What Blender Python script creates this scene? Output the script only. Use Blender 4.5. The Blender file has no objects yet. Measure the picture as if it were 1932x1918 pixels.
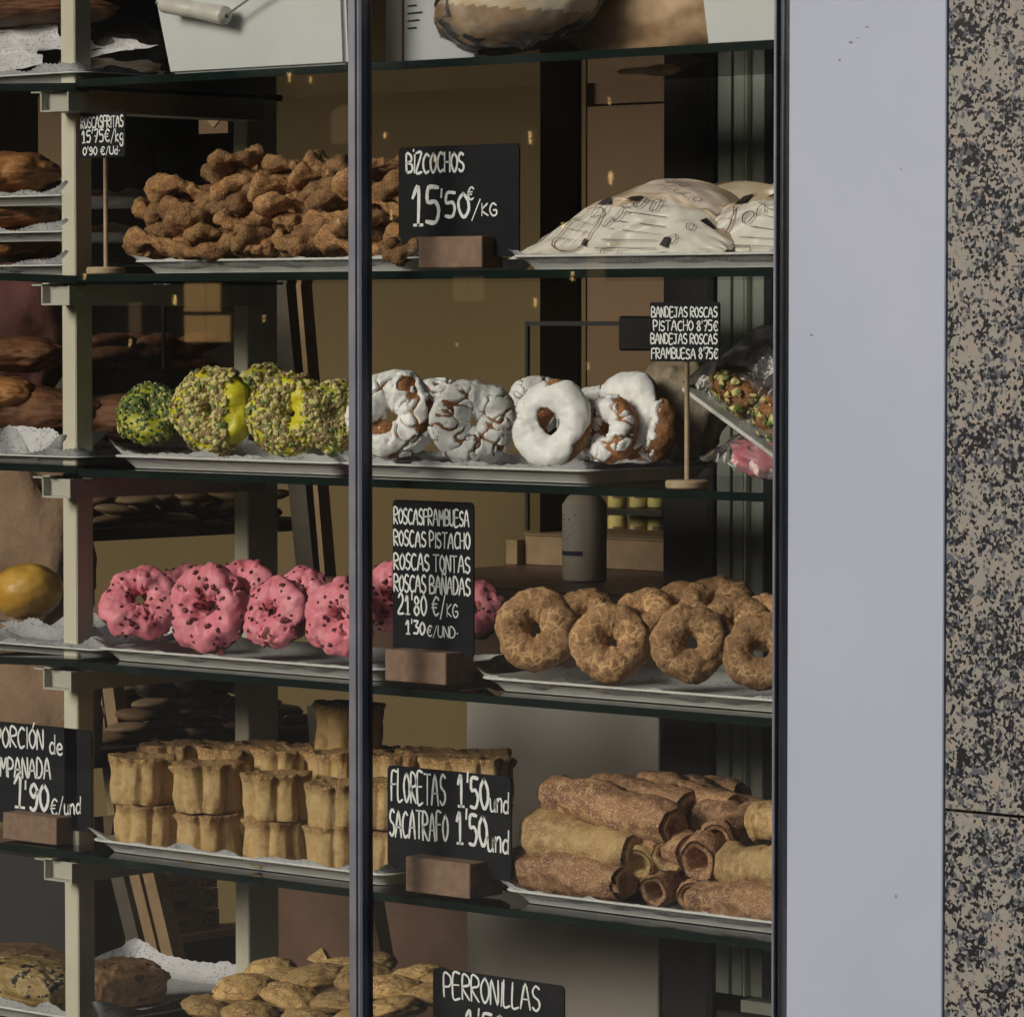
import bpy, math, random
import numpy as np
from mathutils import Vector, Matrix
R = math.radians
random.seed(7); RNG = np.random.default_rng(7)
SC = bpy.context.scene
COL = SC.collection

# ------------------------------------------------------------------ camera
CAM = np.array([4.939, -4.407, 1.553])
YAW, PITCH, ROLL, FOC = R(42.309), R(-2.569), R(0.006), 8010.5      # focal length in pixels of a 1932 px wide picture
fw = np.array([-math.sin(YAW)*math.cos(PITCH), math.cos(YAW)*math.cos(PITCH), math.sin(PITCH)])
rt0 = np.array([math.cos(YAW), math.sin(YAW), 0.0]); up0 = np.cross(rt0, fw)
rt = math.cos(ROLL)*rt0 + math.sin(ROLL)*up0; up = -math.sin(ROLL)*rt0 + math.cos(ROLL)*up0
cd = bpy.data.cameras.new('camera'); cam = bpy.data.objects.new('camera', cd); COL.objects.link(cam)
cd.sensor_width = 36; cd.sensor_fit = 'HORIZONTAL'; cd.lens = FOC/1932*36; cd.clip_start = 0.1; cd.clip_end = 2000
cam.matrix_world = Matrix(((rt[0], up[0], -fw[0], CAM[0]), (rt[1], up[1], -fw[1], CAM[1]), (rt[2], up[2], -fw[2], CAM[2]), (0, 0, 0, 1)))
SC.camera = cam
def at(x, y, Y):
    """the place in the shop at depth Y (metres behind the shelf fronts) that is seen at picture position x, y"""
    d = (x-966)*rt - (y-959)*up + FOC*fw
    t = (Y-CAM[1])/d[1]
    return CAM + t*d
def atx(x, Y, z):
    """X of the point at depth Y and height z that is seen in picture column x"""
    y = 959.0
    for _ in range(6):
        p = at(x, y, Y); y += (p[2]-z)*1350
    return at(x, y, Y)[0]
def pxm(X, Y):
    """picture pixels per metre at a place"""
    return FOC/float(np.dot(np.array([X, Y, 1.2])-CAM, fw))

# ------------------------------------------------------------------ world, sun, exposure
W = bpy.data.worlds.new('World'); SC.world = W; W.use_nodes = True
nt = W.node_tree; bg = nt.nodes['Background']; sky = nt.nodes.new('ShaderNodeTexSky')
sky.sky_type = 'NISHITA'; sky.sun_disc = False
SUN_AZ, SUN_EL = R(196), R(24)
sky.sun_elevation = SUN_EL; sky.sun_rotation = SUN_AZ; sky.air_density = 1.0; sky.dust_density = 3.0; sky.ozone_density = 1.0
nt.links.new(sky.outputs[0], bg.inputs[0]); bg.inputs[1].default_value = 0.10
sl = bpy.data.lights.new('sun', 'SUN'); sl.energy = 1.65; sl.angle = R(24); sl.color = (1.0, 0.95, 0.86)
so = bpy.data.objects.new('sun', sl); COL.objects.link(so)
sd = Vector((math.sin(SUN_AZ)*math.cos(SUN_EL), math.cos(SUN_AZ)*math.cos(SUN_EL), math.sin(SUN_EL)))
so.rotation_euler = sd.to_track_quat('Z', 'Y').to_euler()
vs = SC.view_settings; vs.view_transform = 'Standard'; vs.look = 'None'; vs.exposure = 0.36; vs.gamma = 1.0; vs.use_curve_mapping = False
SC.cycles.max_bounces = 8; SC.cycles.transparent_max_bounces = 24; SC.cycles.diffuse_bounces = 4; SC.cycles.glossy_bounces = 4
SC.cycles.caustics_reflective = False; SC.cycles.caustics_refractive = False

# ------------------------------------------------------------------ materials
MATS = {}
class NT:
    def __init__(s, name):
        m = bpy.data.materials.new(name); m.use_nodes = True; s.m = m; s.t = m.node_tree; s.b = s.t.nodes['Principled BSDF']; s.out = s.t.nodes['Material Output']
        s.tc = None
    def n(s, kind, **kw):
        n = s.t.nodes.new('ShaderNode'+kind)
        for k, v in kw.items():
            if k.startswith('i_'): n.inputs[k[2:].replace('_', ' ')].default_value = v
            else: setattr(n, k, v)
        return n
    def l(s, a, b): s.t.links.new(a, b)
    def co(s):
        if not s.tc: s.tc = s.n('TexCoord')
        return s.tc.outputs['Object']
    def noise(s, scale, detail=4, rough=.55, vec=None):
        n = s.n('TexNoise'); n.inputs['Scale'].default_value = scale; n.inputs['Detail'].default_value = detail; n.inputs['Roughness'].default_value = rough
        s.l(vec if vec else s.co(), n.inputs['Vector']); return n.outputs['Fac']
    def ramp(s, f, a, b, ca=None, cb=None):
        n = s.n('ValToRGB'); e = n.color_ramp.elements; e[0].position = a; e[1].position = b
        e[0].color = (*(ca or (0, 0, 0)), 1); e[1].color = (*(cb or (1, 1, 1)), 1); s.l(f, n.inputs[0]); return n.outputs[0]
    def mix(s, f, a, b):
        n = s.n('Mix', data_type='RGBA')
        if isinstance(f, float): n.inputs[0].default_value = f
        else: s.l(f, n.inputs[0])
        for k, v in ((6, a), (7, b)):
            if isinstance(v, tuple): n.inputs[k].default_value = (*v, 1)
            else: s.l(v, n.inputs[k])
        return n.outputs[2]
    def bump(s, h, strength, dist):
        n = s.n('Bump'); n.inputs['Strength'].default_value = strength; n.inputs['Distance'].default_value = dist
        s.l(h, n.inputs['Height']); s.l(n.outputs[0], s.b.inputs['Normal'])
def simple(name, c, c2=None, scale=30, rough=.6, metal=0, bump=0, bscale=200, bdist=.001, lo=.35, hi=.65, coat=0, spec=.5, detail=4):
    """a surface whose colour wanders between two tones, with a fine relief"""
    k = NT(name); b = k.b
    if c2: k.l(k.ramp(k.noise(scale, detail), lo, hi, c, c2), b.inputs['Base Color'])
    else: b.inputs['Base Color'].default_value = (*c, 1)
    b.inputs['Roughness'].default_value = rough; b.inputs['Metallic'].default_value = metal
    b.inputs['Specular IOR Level'].default_value = spec; b.inputs['Coat Weight'].default_value = coat
    if bump: k.bump(k.noise(bscale, 5, .6), bump, bdist)
    MATS[name] = k.m; return k.m
def glassy(name, tint, add=0.0, rough=0.0, ior=1.5, bump=0, bscale=4, milk=None, milk_fac=0.0):
    """clear sheet: see-through body with a mirror skin that grows towards grazing angles"""
    k = NT(name); k.t.nodes.remove(k.b)
    tr = k.n('BsdfTransparent'); tr.inputs[0].default_value = (*tint, 1)
    gl = k.n('BsdfGlossy'); gl.inputs['Roughness'].default_value = rough
    fr = k.n('Fresnel'); fr.inputs['IOR'].default_value = ior
    ad = k.n('Math', operation='ADD', use_clamp=True); k.l(fr.outputs[0], ad.inputs[0]); ad.inputs[1].default_value = add
    mx = k.n('MixShader'); k.l(ad.outputs[0], mx.inputs[0]); k.l(tr.outputs[0], mx.inputs[1]); k.l(gl.outputs[0], mx.inputs[2])
    o = mx.outputs[0]
    if bump:
        bp = k.n('Bump'); bp.inputs['Strength'].default_value = bump; bp.inputs['Distance'].default_value = .01
        k.l(k.noise(bscale, 3), bp.inputs['Height']); k.l(bp.outputs[0], gl.inputs['Normal']); k.l(bp.outputs[0], fr.inputs['Normal'])
    if milk:
        df = k.n('BsdfDiffuse'); df.inputs[0].default_value = (*milk, 1); m2 = k.n('MixShader')
        ml = k.n('Math', operation='MULTIPLY', use_clamp=True); k.l(k.ramp(k.noise(bscale*1.5, 4), .35, .7), ml.inputs[0]); ml.inputs[1].default_value = milk_fac
        k.l(ml.outputs[0], m2.inputs[0]); k.l(o, m2.inputs[1]); k.l(df.outputs[0], m2.inputs[2]); o = m2.outputs[0]
    k.l(o, k.out.inputs[0]); MATS[name] = k.m; return k.m
def emit(name, c, s):
    k = NT(name); k.b.inputs['Base Color'].default_value = (*c, 1); k.b.inputs['Emission Color'].default_value = (*c, 1); k.b.inputs['Emission Strength'].default_value = s
    MATS[name] = k.m; return k.m
M_PANE = glassy('window_glass', (.97, .98, .97), .0, .012, 1.7, 0, 1.3, (.55, .50, .42), .008)
M_SHELF = glassy('shelf_glass', (.93, .955, .94), 0, .02, 1.5)
M_EDGE = simple('glass_edge', (.005, .011, .010), (.008, .018, .016), 8, .15, spec=.4)
M_WRAP = glassy('clear_wrap', (.95, .95, .95), .02, .16, 1.25, .5, 26, (.78, .80, .82), .16)
M_FILM = glassy('bread_bag_film', (.96, .96, .96), .0, .2, 1.12, .12, 20, (.8, .8, .8), .20)
M_JAR = glassy('jar_glass', (.85, .85, .8), .03, .05)
M_WHITE = simple('white_panel_paint', (.285, .318, .402), (.318, .345, .425), 2.2, .42, bump=.05, bscale=60, bdist=.0005)
M_POST = simple('cream_metal', (.60, .58, .46), (.66, .64, .52), 6, .45, bump=.05, bscale=150)
M_BRACKET = simple('grey_metal', (.42, .42, .36), (.47, .47, .41), 10, .5)
M_ALU = simple('brushed_aluminium', (.17, .17, .20), (.22, .22, .255), 14, .38, .55)
M_NAVY = simple('navy_gasket', (.045, .05, .08), (.06, .066, .10), 30, .35)
M_CHROME = simple('polished_steel', (.20, .215, .26), (.26, .275, .32), 5, .13, 1.0, bump=.35, bscale=5, bdist=.004)
M_BLACKM = simple('black_metal', (.012, .012, .013), (.02, .02, .021), 20, .4)
M_DARKCOL = simple('charcoal_frame', (.022, .022, .023), (.03, .03, .031), 4, .5)
M_SLATE = simple('chalkboard', (.006, .007, .010), (.010, .011, .015), 25, .6, spec=.15)
M_CHALK = simple('chalk_ink', (.70, .76, .78), (.86, .90, .90), 900, .8, lo=.3, hi=.55)
M_BLOCKWOOD = simple('brown_wood_block', (.20, .125, .085), (.27, .175, .12), 60, .7, bump=.2, bscale=300)
M_DOWEL = simple('pale_dowel', (.42, .31, .19), (.52, .40, .26), 40, .65)
M_BEECH = simple('pale_shelf_wood', (.22, .14, .07), (.28, .19, .10), 22, .6, bump=.1)
M_CRATE = simple('pale_crate_wood', (.52, .36, .20), (.62, .44, .26), 25, .65, bump=.1)
M_GREYWOOD = simple('grey_stained_wood', (.06, .050, .036), (.085, .07, .05), 22, .6)
M_TRAY = simple('tray_card', (.60, .62, .61), (.68, .70, .68), 15, .34, spec=.6, bump=.15, bscale=60)
def m_paper():
    k = NT('printed_paper'); f = k.ramp(k.noise(210, 2, .5), .56, .61); f2 = k.ramp(k.noise(45, 2), .42, .52)
    mm = k.n('Math', operation='MULTIPLY'); k.l(f, mm.inputs[0]); k.l(f2, mm.inputs[1])
    k.l(k.mix(mm.outputs[0], (.62, .63, .66), (.33, .34, .37)), k.b.inputs['Base Color']); k.b.inputs['Roughness'].default_value = .75
    k.bump(k.noise(45, 3), .5, .004); MATS['paper'] = k.m; return k.m
M_PAPER = m_paper()
def m_wall(name, c, c2): return simple(name, c, c2, 1.5, .75, bump=.08, bscale=120)
M_OLIVE = m_wall('olive_wall_paint', (.125, .085, .028), (.14, .096, .035))
M_BROWNW = m_wall('brown_wall_paint', (.17, .105, .055), (.20, .125, .066))
M_DARKW = m_wall('dark_wall', (.03, .022, .015), (.036, .027, .018))
M_COUNTER = simple('dark_counter_wood', (.085, .045, .028), (.13, .072, .045), 9, .45, bump=.1, bscale=90)
M_CREAMB = simple('cream_board', (.72, .66, .60), (.76, .70, .64), 2, .6, bump=.05, bscale=80)
M_FLOOR = simple('floor_tile', (.07, .055, .04), (.09, .07, .052), 3, .4)
M_CEIL = simple('ceiling_paint', (.12, .10, .075), (.14, .12, .09), 2, .8)
def m_granite():
    k = NT('granite')
    base = k.mix(k.ramp(k.noise(34, 2, .5), .47, .58), (.225, .21, .178), (.245, .202, .172))
    base = k.mix(k.ramp(k.noise(110, 3, .6), .40, .62), base, (.20, .195, .175))
    nz = k.n('TexNoise'); nz.inputs['Scale'].default_value = 90; nz.inputs['Detail'].default_value = 3; k.l(k.co(), nz.inputs['Vector'])
    va = k.n('VectorMath', operation='MULTIPLY_ADD'); k.l(nz.outputs['Color'], va.inputs[0]); va.inputs[1].default_value = (.006, .006, .006); k.l(k.co(), va.inputs[2])
    def grains(scale, wgt, lo):
        v = k.n('TexVoronoi', feature='F1'); v.inputs['Scale'].default_value = scale; k.l(va.outputs[0], v.inputs['Vector'])
        sep = k.n('SeparateColor'); k.l(v.outputs['Color'], sep.inputs[0]); c = k.n('Math', operation='MULTIPLY_ADD'); k.l(k.noise(26, 3, .6), c.inputs[0]); c.inputs[1].default_value = wgt; k.l(sep.outputs[0], c.inputs[2])
        sc = k.n('Math', operation='MULTIPLY'); k.l(c.outputs[0], sc.inputs[0]); sc.inputs[1].default_value = .33; return k.ramp(sc.outputs[0], lo, lo+.02)
    grey = grains(160, 1.3, .432); dark = grains(240, 1.9, .520)
    c = k.mix(grey, base, (.075, .08, .092)); c = k.mix(dark, c, (.008, .008, .011))
    k.l(c, k.b.inputs['Base Color']); k.b.inputs['Roughness'].default_value = .42; k.b.inputs['Specular IOR Level'].default_value = .22; k.bump(k.noise(400, 2), .08, .0004)
    MATS['granite'] = k.m; return k.m
M_GRANITE = m_granite()
def m_crackle(name, body, body2, vein, scale=75, width=.10, grain=500):
    """a fried dough skin with pale splits"""
    k = NT(name); nz = k.n('TexNoise'); nz.inputs['Scale'].default_value = 60; nz.inputs['Detail'].default_value = 3; k.l(k.co(), nz.inputs['Vector'])
    va = k.n('VectorMath', operation='MULTIPLY_ADD'); k.l(nz.outputs['Color'], va.inputs[0]); va.inputs[1].default_value = (.022,)*3; k.l(k.co(), va.inputs[2])
    v = k.n('TexVoronoi', feature='DISTANCE_TO_EDGE'); v.inputs['Scale'].default_value = scale; k.l(va.outputs[0], v.inputs['Vector'])
    f = k.ramp(v.outputs['Distance'], width*.25, width, (1, 1, 1), (0, 0, 0))
    gate = k.ramp(k.noise(38, 3), .42, .56); mm = k.n('Math', operation='MULTIPLY'); k.l(f, mm.inputs[0]); k.l(gate, mm.inputs[1])
    base = k.mix(k.ramp(k.noise(48, 4), .38, .62), body, body2)
    base = k.mix(k.ramp(k.noise(grain, 2), .52, .62), base, tuple(min(1, x*1.5) for x in body2))
    oi = k.n('ObjectInfo'); mr = k.n('MapRange'); k.l(oi.outputs['Random'], mr.inputs[0]); mr.inputs[3].default_value = .62; mr.inputs[4].default_value = 1.25
    hs = k.n('HueSaturation'); k.l(mr.outputs[0], hs.inputs['Value']); k.l(k.mix(mm.outputs[0], base, vein), hs.inputs['Color'])
    k.l(hs.outputs[0], k.b.inputs['Base Color']); k.b.inputs['Roughness'].default_value = .8
    ad = k.n('Math', operation='MULTIPLY_ADD'); k.l(v.outputs['Distance'], ad.inputs[0]); ad.inputs[1].default_value = 1.2; k.l(k.noise(220, 4, .65), ad.inputs[2])
    k.bump(ad.outputs[0], .75, .0022); MATS[name] = k.m; return k.m
M_CINN = m_crackle('cinnamon_sugar_dough', (.25, .135, .062), (.36, .205, .098), (.66, .42, .20), 70, .16)
M_DOUGH = m_crackle('baked_ring_dough', (.19, .068, .022), (.33, .145, .05), (.46, .26, .11), 60, .05)
M_DKDOUGH = m_crackle('dark_ring_dough', (.10, .045, .025), (.16, .08, .045), (.2, .11, .06), 60, .04)
M_FRIED = m_crackle('fried_brown_dough', (.17, .080, .030), (.36, .19, .075), (.52, .33, .15), 90, .06)
def m_sugar(name, c1, c2, c3, grain):
    """wound pastry: scorched and pale patches under clinging sugar grains"""
    k = NT(name); base = k.mix(k.ramp(k.noise(26, 4, .6), .34, .62), c1, c2); base = k.mix(k.ramp(k.noise(95, 3, .6), .48, .66), base, c3)
    base = k.mix(k.ramp(k.noise(620, 2, .6), .56, .64), base, grain); oi = k.n('ObjectInfo'); mr = k.n('MapRange'); k.l(oi.outputs['Random'], mr.inputs[0]); mr.inputs[3].default_value = .75; mr.inputs[4].default_value = 1.2
    hs = k.n('HueSaturation'); k.l(mr.outputs[0], hs.inputs['Value']); k.l(base, hs.inputs['Color']); k.l(hs.outputs[0], k.b.inputs['Base Color']); k.b.inputs['Roughness'].default_value = .6
    ad = k.n('Math', operation='MULTIPLY_ADD'); k.l(k.noise(420, 3, .7), ad.inputs[0]); ad.inputs[1].default_value = .5; k.l(k.noise(110, 4, .65), ad.inputs[2]); k.bump(ad.outputs[0], .9, .003); MATS[name] = k.m; return k.m
M_ROLL = m_sugar('brown_sugared_roll', (.17, .075, .034), (.36, .18, .08), (.50, .29, .14), (.68, .52, .38))
M_ROLLY = m_sugar('golden_roll', (.34, .19, .07), (.56, .37, .15), (.62, .44, .20), (.70, .55, .33))
def m_floreta():
    k = NT('golden_wafer'); g = k.n('TexCoord'); sx = k.n('SeparateXYZ'); k.l(g.outputs['Generated'], sx.inputs[0])
    f = k.ramp(sx.outputs[2], .74, .96); nz = k.noise(70, 4)
    a = k.mix(k.ramp(nz, .35, .65), (.82, .53, .20), (.93, .69, .34)); b = k.mix(k.ramp(k.noise(120, 3), .4, .6), (.34, .16, .055), (.50, .27, .10))
    c = k.mix(f, a, b); c = k.mix(k.ramp(k.noise(330, 4, .7), .50, .62), c, (.90, .66, .34)); c = k.mix(k.ramp(k.noise(24, 4, .6), .54, .68), c, (.62, .37, .15))
    k.l(c, k.b.inputs['Base Color']); k.b.inputs['Roughness'].default_value = .85; k.bump(k.noise(170, 6, .8), 1.0, .0065); MATS['floreta'] = k.m; return k.m
M_FLOR = m_floreta()
def m_icing(name, c, c2, rough=.35, sc=30, bs=.5):
    k = NT(name); k.l(k.mix(k.ramp(k.noise(sc, 3), .35, .7), c, c2), k.b.inputs['Base Color']); k.b.inputs['Roughness'].default_value = rough
    k.bump(k.noise(140, 4, .6), bs, .0025); MATS[name] = k.m; return k.m
M_IW = m_icing('white_sugar_icing', (.88, .90, .90), (.93, .94, .93), .45, bs=.2)
M_IP = m_icing('raspberry_pink_icing', (.80, .215, .285), (.88, .34, .41), .5)
M_IY = m_icing('yellow_icing', (.62, .58, .015), (.68, .62, .03), .4)
M_IG = m_icing('yellow_green_icing', (.40, .42, .03), (.5, .52, .05), .4)
M_BERRY = simple('dried_raspberry', (.075, .004, .012), (.13, .010, .022), 90, .5)
M_NUT1 = simple('pale_pistachio', (.62, .56, .20), (.74, .68, .30), 90, .75)
M_NUT2 = simple('brown_pistachio', (.24, .17, .075), (.36, .27, .12), 90, .75)
M_NUT3 = simple('green_pistachio', (.12, .19, .045), (.23, .31, .09), 90, .7)
M_NUT4 = simple('dark_green_pistachio', (.05, .085, .025), (.09, .13, .04), 90, .7)
M_COOKIE = m_crackle('golden_biscuit', (.40, .25, .09), (.52, .35, .15), (.2, .10, .04), 45, .04, 600)
M_CRUST = simple('bread_crust', (.20, .075, .022), (.46, .22, .075), 24, .5, bump=.6, bscale=90, bdist=.004, spec=.35)
M_DCRUST = simple('dark_bread_crust', (.085, .035, .017), (.19, .085, .038), 20, .62, bump=.6, bscale=90, bdist=.004, spec=.25)
M_PALE = simple('dusty_pale_crust', (.26, .20, .13), (.44, .37, .27), 26, .85, bump=.8, bscale=60, bdist=.006)
M_FLOURY = simple('floury_crust', (.62, .44, .24), (.84, .78, .66), 12, .8, bump=.4, bscale=70, bdist=.003)
M_LOAFBOT = simple('loaf_underside', (.36, .22, .12), (.58, .42, .26), 16, .7, bump=.4, bscale=60, bdist=.003)
M_BUN = simple('yellow_bun_crust', (.52, .27, .03), (.68, .42, .07), 22, .4, bump=.3, bscale=110, bdist=.002)
M_KRAFT = simple('kraft_paper', (.20, .125, .075), (.28, .18, .11), 9, .8, bump=.6, bscale=14, bdist=.02)
M_MAROON = simple('maroon_cloth', (.075, .022, .018), (.11, .035, .028), 12, .85, bump=.4, bscale=25, bdist=.01)
M_ENAMEL = simple('white_enamel', (.62, .66, .67), (.70, .73, .73), 2.5, .22, spec=.6, coat=.3)
M_HANDLE = simple('glossy_white_wood', (.55, .54, .50), (.66, .65, .60), 30, .3)
M_WIRE = simple('zinc_wire', (.45, .45, .44), None, 1, .35, .8)
M_FRAMEP = simple('cream_card', (.58, .55, .46), (.64, .60, .51), 5, .8)
M_SHEET = simple('bluish_paper', (.42, .45, .48), (.50, .53, .56), 9, .8, bump=.2, bscale=30)
M_INK = simple('black_print', (.015, .013, .012), None, 1, .7)
M_INKB = simple('brown_print', (.22, .10, .075), None, 1, .7)
M_BAGW = simple('bag_white_print', (.62, .60, .54), (.72, .70, .63), 12, .5, coat=.12, bump=.35, bscale=18, bdist=.006)
M_BAGC = simple('bag_clear_over_bread', (.46, .35, .23), (.62, .53, .40), 14, .45, coat=.2, bump=.3, bscale=16, bdist=.006)
M_BAGP = simple('bag_pink_label', (.66, .54, .46), (.70, .60, .52), 10, .4, coat=.3)
M_PINKBOX = simple('pink_pack', (.62, .13, .17), (.75, .30, .36), 25, .5)
M_LABELY = simple('yellow_label', (.62, .52, .18), (.70, .60, .24), 40, .6)
M_BOTTLE = simple('bottle_plastic', (.85, .74, .60), (.9, .80, .66), 10, .3, coat=.4)
M_GREENG = simple('green_grey_profile', (.40, .45, .40), (.48, .53, .47), 5, .4, .0, bump=.1)
M_BRIGHTP = simple('bright_anodised_edge', (.65, .70, .60), None, 1, .3, .3)
M_ASPH = simple('asphalt', (.028, .028, .028), (.04, .04, .039), 6, .95, bump=.3)
M_PAVE = simple('pavement_stone', (.075, .072, .068), (.10, .096, .088), 4, .85)
M_STONE = simple('dark_facade_stone', (.10, .09, .08), (.14, .125, .11), .6, .85)
M_PLASTER = simple('ochre_plaster', (.58, .41, .23), (.68, .50, .30), .25, .85, detail=6)
M_LITW = emit('warm_lamp_glow', (1.0, .62, .22), 7.0)
M_LITS = emit('warm_shop_light', (1.0, .58, .20), 1.3)
M_LITD = emit('dim_window_light', (1.0, .62, .30), .30)
M_RED = emit('red_signal', (1.0, .12, .10), 22)
M_BRACKET2 = simple('dark_scuff', (.12, .12, .13), (.2, .2, .21), 200, .8)
M_BARK = simple('bark', (.07, .055, .04), (.10, .08, .06), 8, .9)

# ------------------------------------------------------------------ mesh helpers
def mesh(name, V, F, mats, smooth=True, mi=None):
    me = bpy.data.meshes.new(name); me.from_pydata([tuple(map(float, v)) for v in V], [], [tuple(map(int, f)) for f in F])
    for m in (mats if isinstance(mats, (list, tuple)) else [mats]): me.materials.append(m)
    if smooth: me.polygons.foreach_set('use_smooth', [True]*len(me.polygons))
    if mi is not None: me.polygons.foreach_set('material_index', [int(i) for i in mi])
    me.update(); return me
def obj(name, me, parent=None, loc=None, rot=None, scale=None):
    o = bpy.data.objects.new(name, me); COL.objects.link(o)
    if parent: o.parent = parent
    if loc is not None: o.location = tuple(float(v) for v in loc)
    if rot is not None: o.rotation_euler = rot
    if scale is not None: o.scale = (scale,)*3 if isinstance(scale, (int, float)) else scale
    return o
def tag(o, label, cat, group=None):
    o['label'] = label; o['category'] = cat
    if group: o['group'] = group
    return o
def thing(name, label, cat, loc=(0, 0, 0), rz=0.0, group=None, rot=None, scale=1.0):
    o = obj(name, None, loc=loc, rot=rot or (0, 0, rz), scale=scale); o.empty_display_size = .02
    return tag(o, label, cat, group)
def struct(o): o['kind'] = 'structure'; return o
def stuff(o): o['kind'] = 'stuff'; return o
class B:
    """collects boxes and prisms into one mesh"""
    def __init__(s): s.V = []; s.F = []; s.mi = []
    def add(s, V, F, m=0):
        n = len(s.V); s.V += [tuple(v) for v in V]; s.F += [tuple(n+i for i in f) for f in F]; s.mi += [m]*len(F); return s
    def box(s, x0, x1, y0, y1, z0, z1, m=0, bev=0.0):
        if bev <= 0:
            V = [(x, y, z) for x in (x0, x1) for y in (y0, y1) for z in (z0, z1)]
            return s.add(V, [(0, 1, 3, 2), (4, 6, 7, 5), (0, 4, 5, 1), (2, 3, 7, 6), (0, 2, 6, 4), (1, 5, 7, 3)], m)
        c = np.array([(x0+x1)/2, (y0+y1)/2, (z0+z1)/2]); h = np.array([abs(x1-x0), abs(y1-y0), abs(z1-z0)])/2; b = min(bev, *(h*.45)) if True else bev
        V = []; idx = {}
        for sx in (-1, 1):
            for sy in (-1, 1):
                for sz in (-1, 1):
                    sg = np.array([sx, sy, sz])
                    for a in range(3):
                        p = h.copy(); q = p-b; q[a] = p[a]; idx[(sx, sy, sz, a)] = len(V); V.append(c+sg*q)
        F = []
        for a in range(3):
            o1, o2 = [(1, 2), (2, 0), (0, 1)][a]
            for sa in (-1, 1):
                loop = []
                for (u, v) in ((-1, -1), (1, -1), (1, 1), (-1, 1)):
                    k = [0, 0, 0]; k[a] = sa; k[o1] = u; k[o2] = v; loop.append(idx[(*k, a)])
                F.append(loop if sa > 0 else loop[::-1])
        for a in range(3):
            o1, o2 = [(1, 2), (2, 0), (0, 1)][a]
            for u in (-1, 1):
                for v in (-1, 1):
                    def K(sa, face):
                        k = [0, 0, 0]; k[a] = sa; k[o1] = u; k[o2] = v; return idx[(*k, face)]
                    q = [K(-1, o1), K(1, o1), K(1, o2), K(-1, o2)]
                    F.append(q if u*v > 0 else q[::-1])
        for sx in (-1, 1):
            for sy in (-1, 1):
                for sz in (-1, 1):
                    t = [idx[(sx, sy, sz, a)] for a in range(3)]; F.append(t if sx*sy*sz > 0 else t[::-1])
        return s.add(V, F, m)
    def beam(s, p, q, w, d, m=0, ydir=(0, 1, 0)):
        """a straight bar from p to q, w wide and d deep"""
        p = np.array(p, float); q = np.array(q, float); a = q-p; a /= np.linalg.norm(a); y = np.array(ydir, float); y -= a*np.dot(y, a); y /= np.linalg.norm(y); x = np.cross(a, y)
        V = [e+x*sx*w/2+y*sy*d/2 for e in (p, q) for sx, sy in ((-1, -1), (1, -1), (1, 1), (-1, 1))]
        return s.add(V, [(0, 3, 2, 1), (4, 5, 6, 7), (0, 1, 5, 4), (1, 2, 6, 5), (2, 3, 7, 6), (3, 0, 4, 7)], m)
    def tube(s, pts, r, n=10, m=0):
        pts = [np.array(p, float) for p in pts]; rs = r if isinstance(r, (list, tuple)) else [r]*len(pts); V = []; F = []
        for i, p in enumerate(pts):
            a = pts[min(i+1, len(pts)-1)]-pts[max(i-1, 0)]; a /= np.linalg.norm(a); h = np.array([0, 0, 1.]) if abs(a[2]) < .9 else np.array([0, 1., 0]); x = np.cross(a, h); x /= np.linalg.norm(x); y = np.cross(a, x)
            V += [p+rs[i]*(math.cos(t)*x+math.sin(t)*y) for t in np.arange(n)*2*math.pi/n]
        for i in range(len(pts)-1):
            for j in range(n): k = (j+1) % n; F.append((i*n+j, i*n+k, (i+1)*n+k, (i+1)*n+j))
        F.append(tuple(range(n))); F.append(tuple(range((len(pts)-1)*n, len(pts)*n))[::-1]); return s.add(V, F, m)
    def lathe(s, prof, n=32, c=(0, 0, 0), m=0):
        V = []; F = []
        for (r, z) in prof: V += [(c[0]+r*math.cos(t), c[1]+r*math.sin(t), c[2]+z) for t in np.arange(n)*2*math.pi/n]
        for i in range(len(prof)-1):
            for j in range(n): k = (j+1) % n; F.append((i*n+j, i*n+k, (i+1)*n+k, (i+1)*n+j))
        F.append(tuple(range(n))[::-1]); F.append(tuple(range((len(prof)-1)*n, len(prof)*n))); return s.add(V, F, m)
    def me(s, name, mats, smooth=False): return mesh(name, s.V, s.F, mats, smooth, s.mi)
def boxo(name, mat, x0, x1, y0, y1, z0, z1, parent=None, bev=0.0):
    return obj(name, B().box(x0, x1, y0, y1, z0, z1, 0, bev).me(name, [mat]), parent)
def pbox(name, mat, xl, xr, yt, yb, Y, depth, parent=None, bev=0.0, b=None, m=0):
    """a block whose front stands at depth Y and covers the picture columns xl..xr and rows yt..yb"""
    ym = (yt+yb)/2; x0 = at(xl, ym, Y)[0]; x1 = at(xr, ym, Y)[0]; xm = (xl+xr)/2; z1 = at(xm, yt, Y)[2]; z0 = at(xm, yb, Y)[2]
    if b is not None: b.box(x0, x1, Y, Y+depth, z0, z1, m, bev); return None
    return boxo(name, mat, x0, x1, Y, Y+depth, z0, z1, parent, bev)

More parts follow.
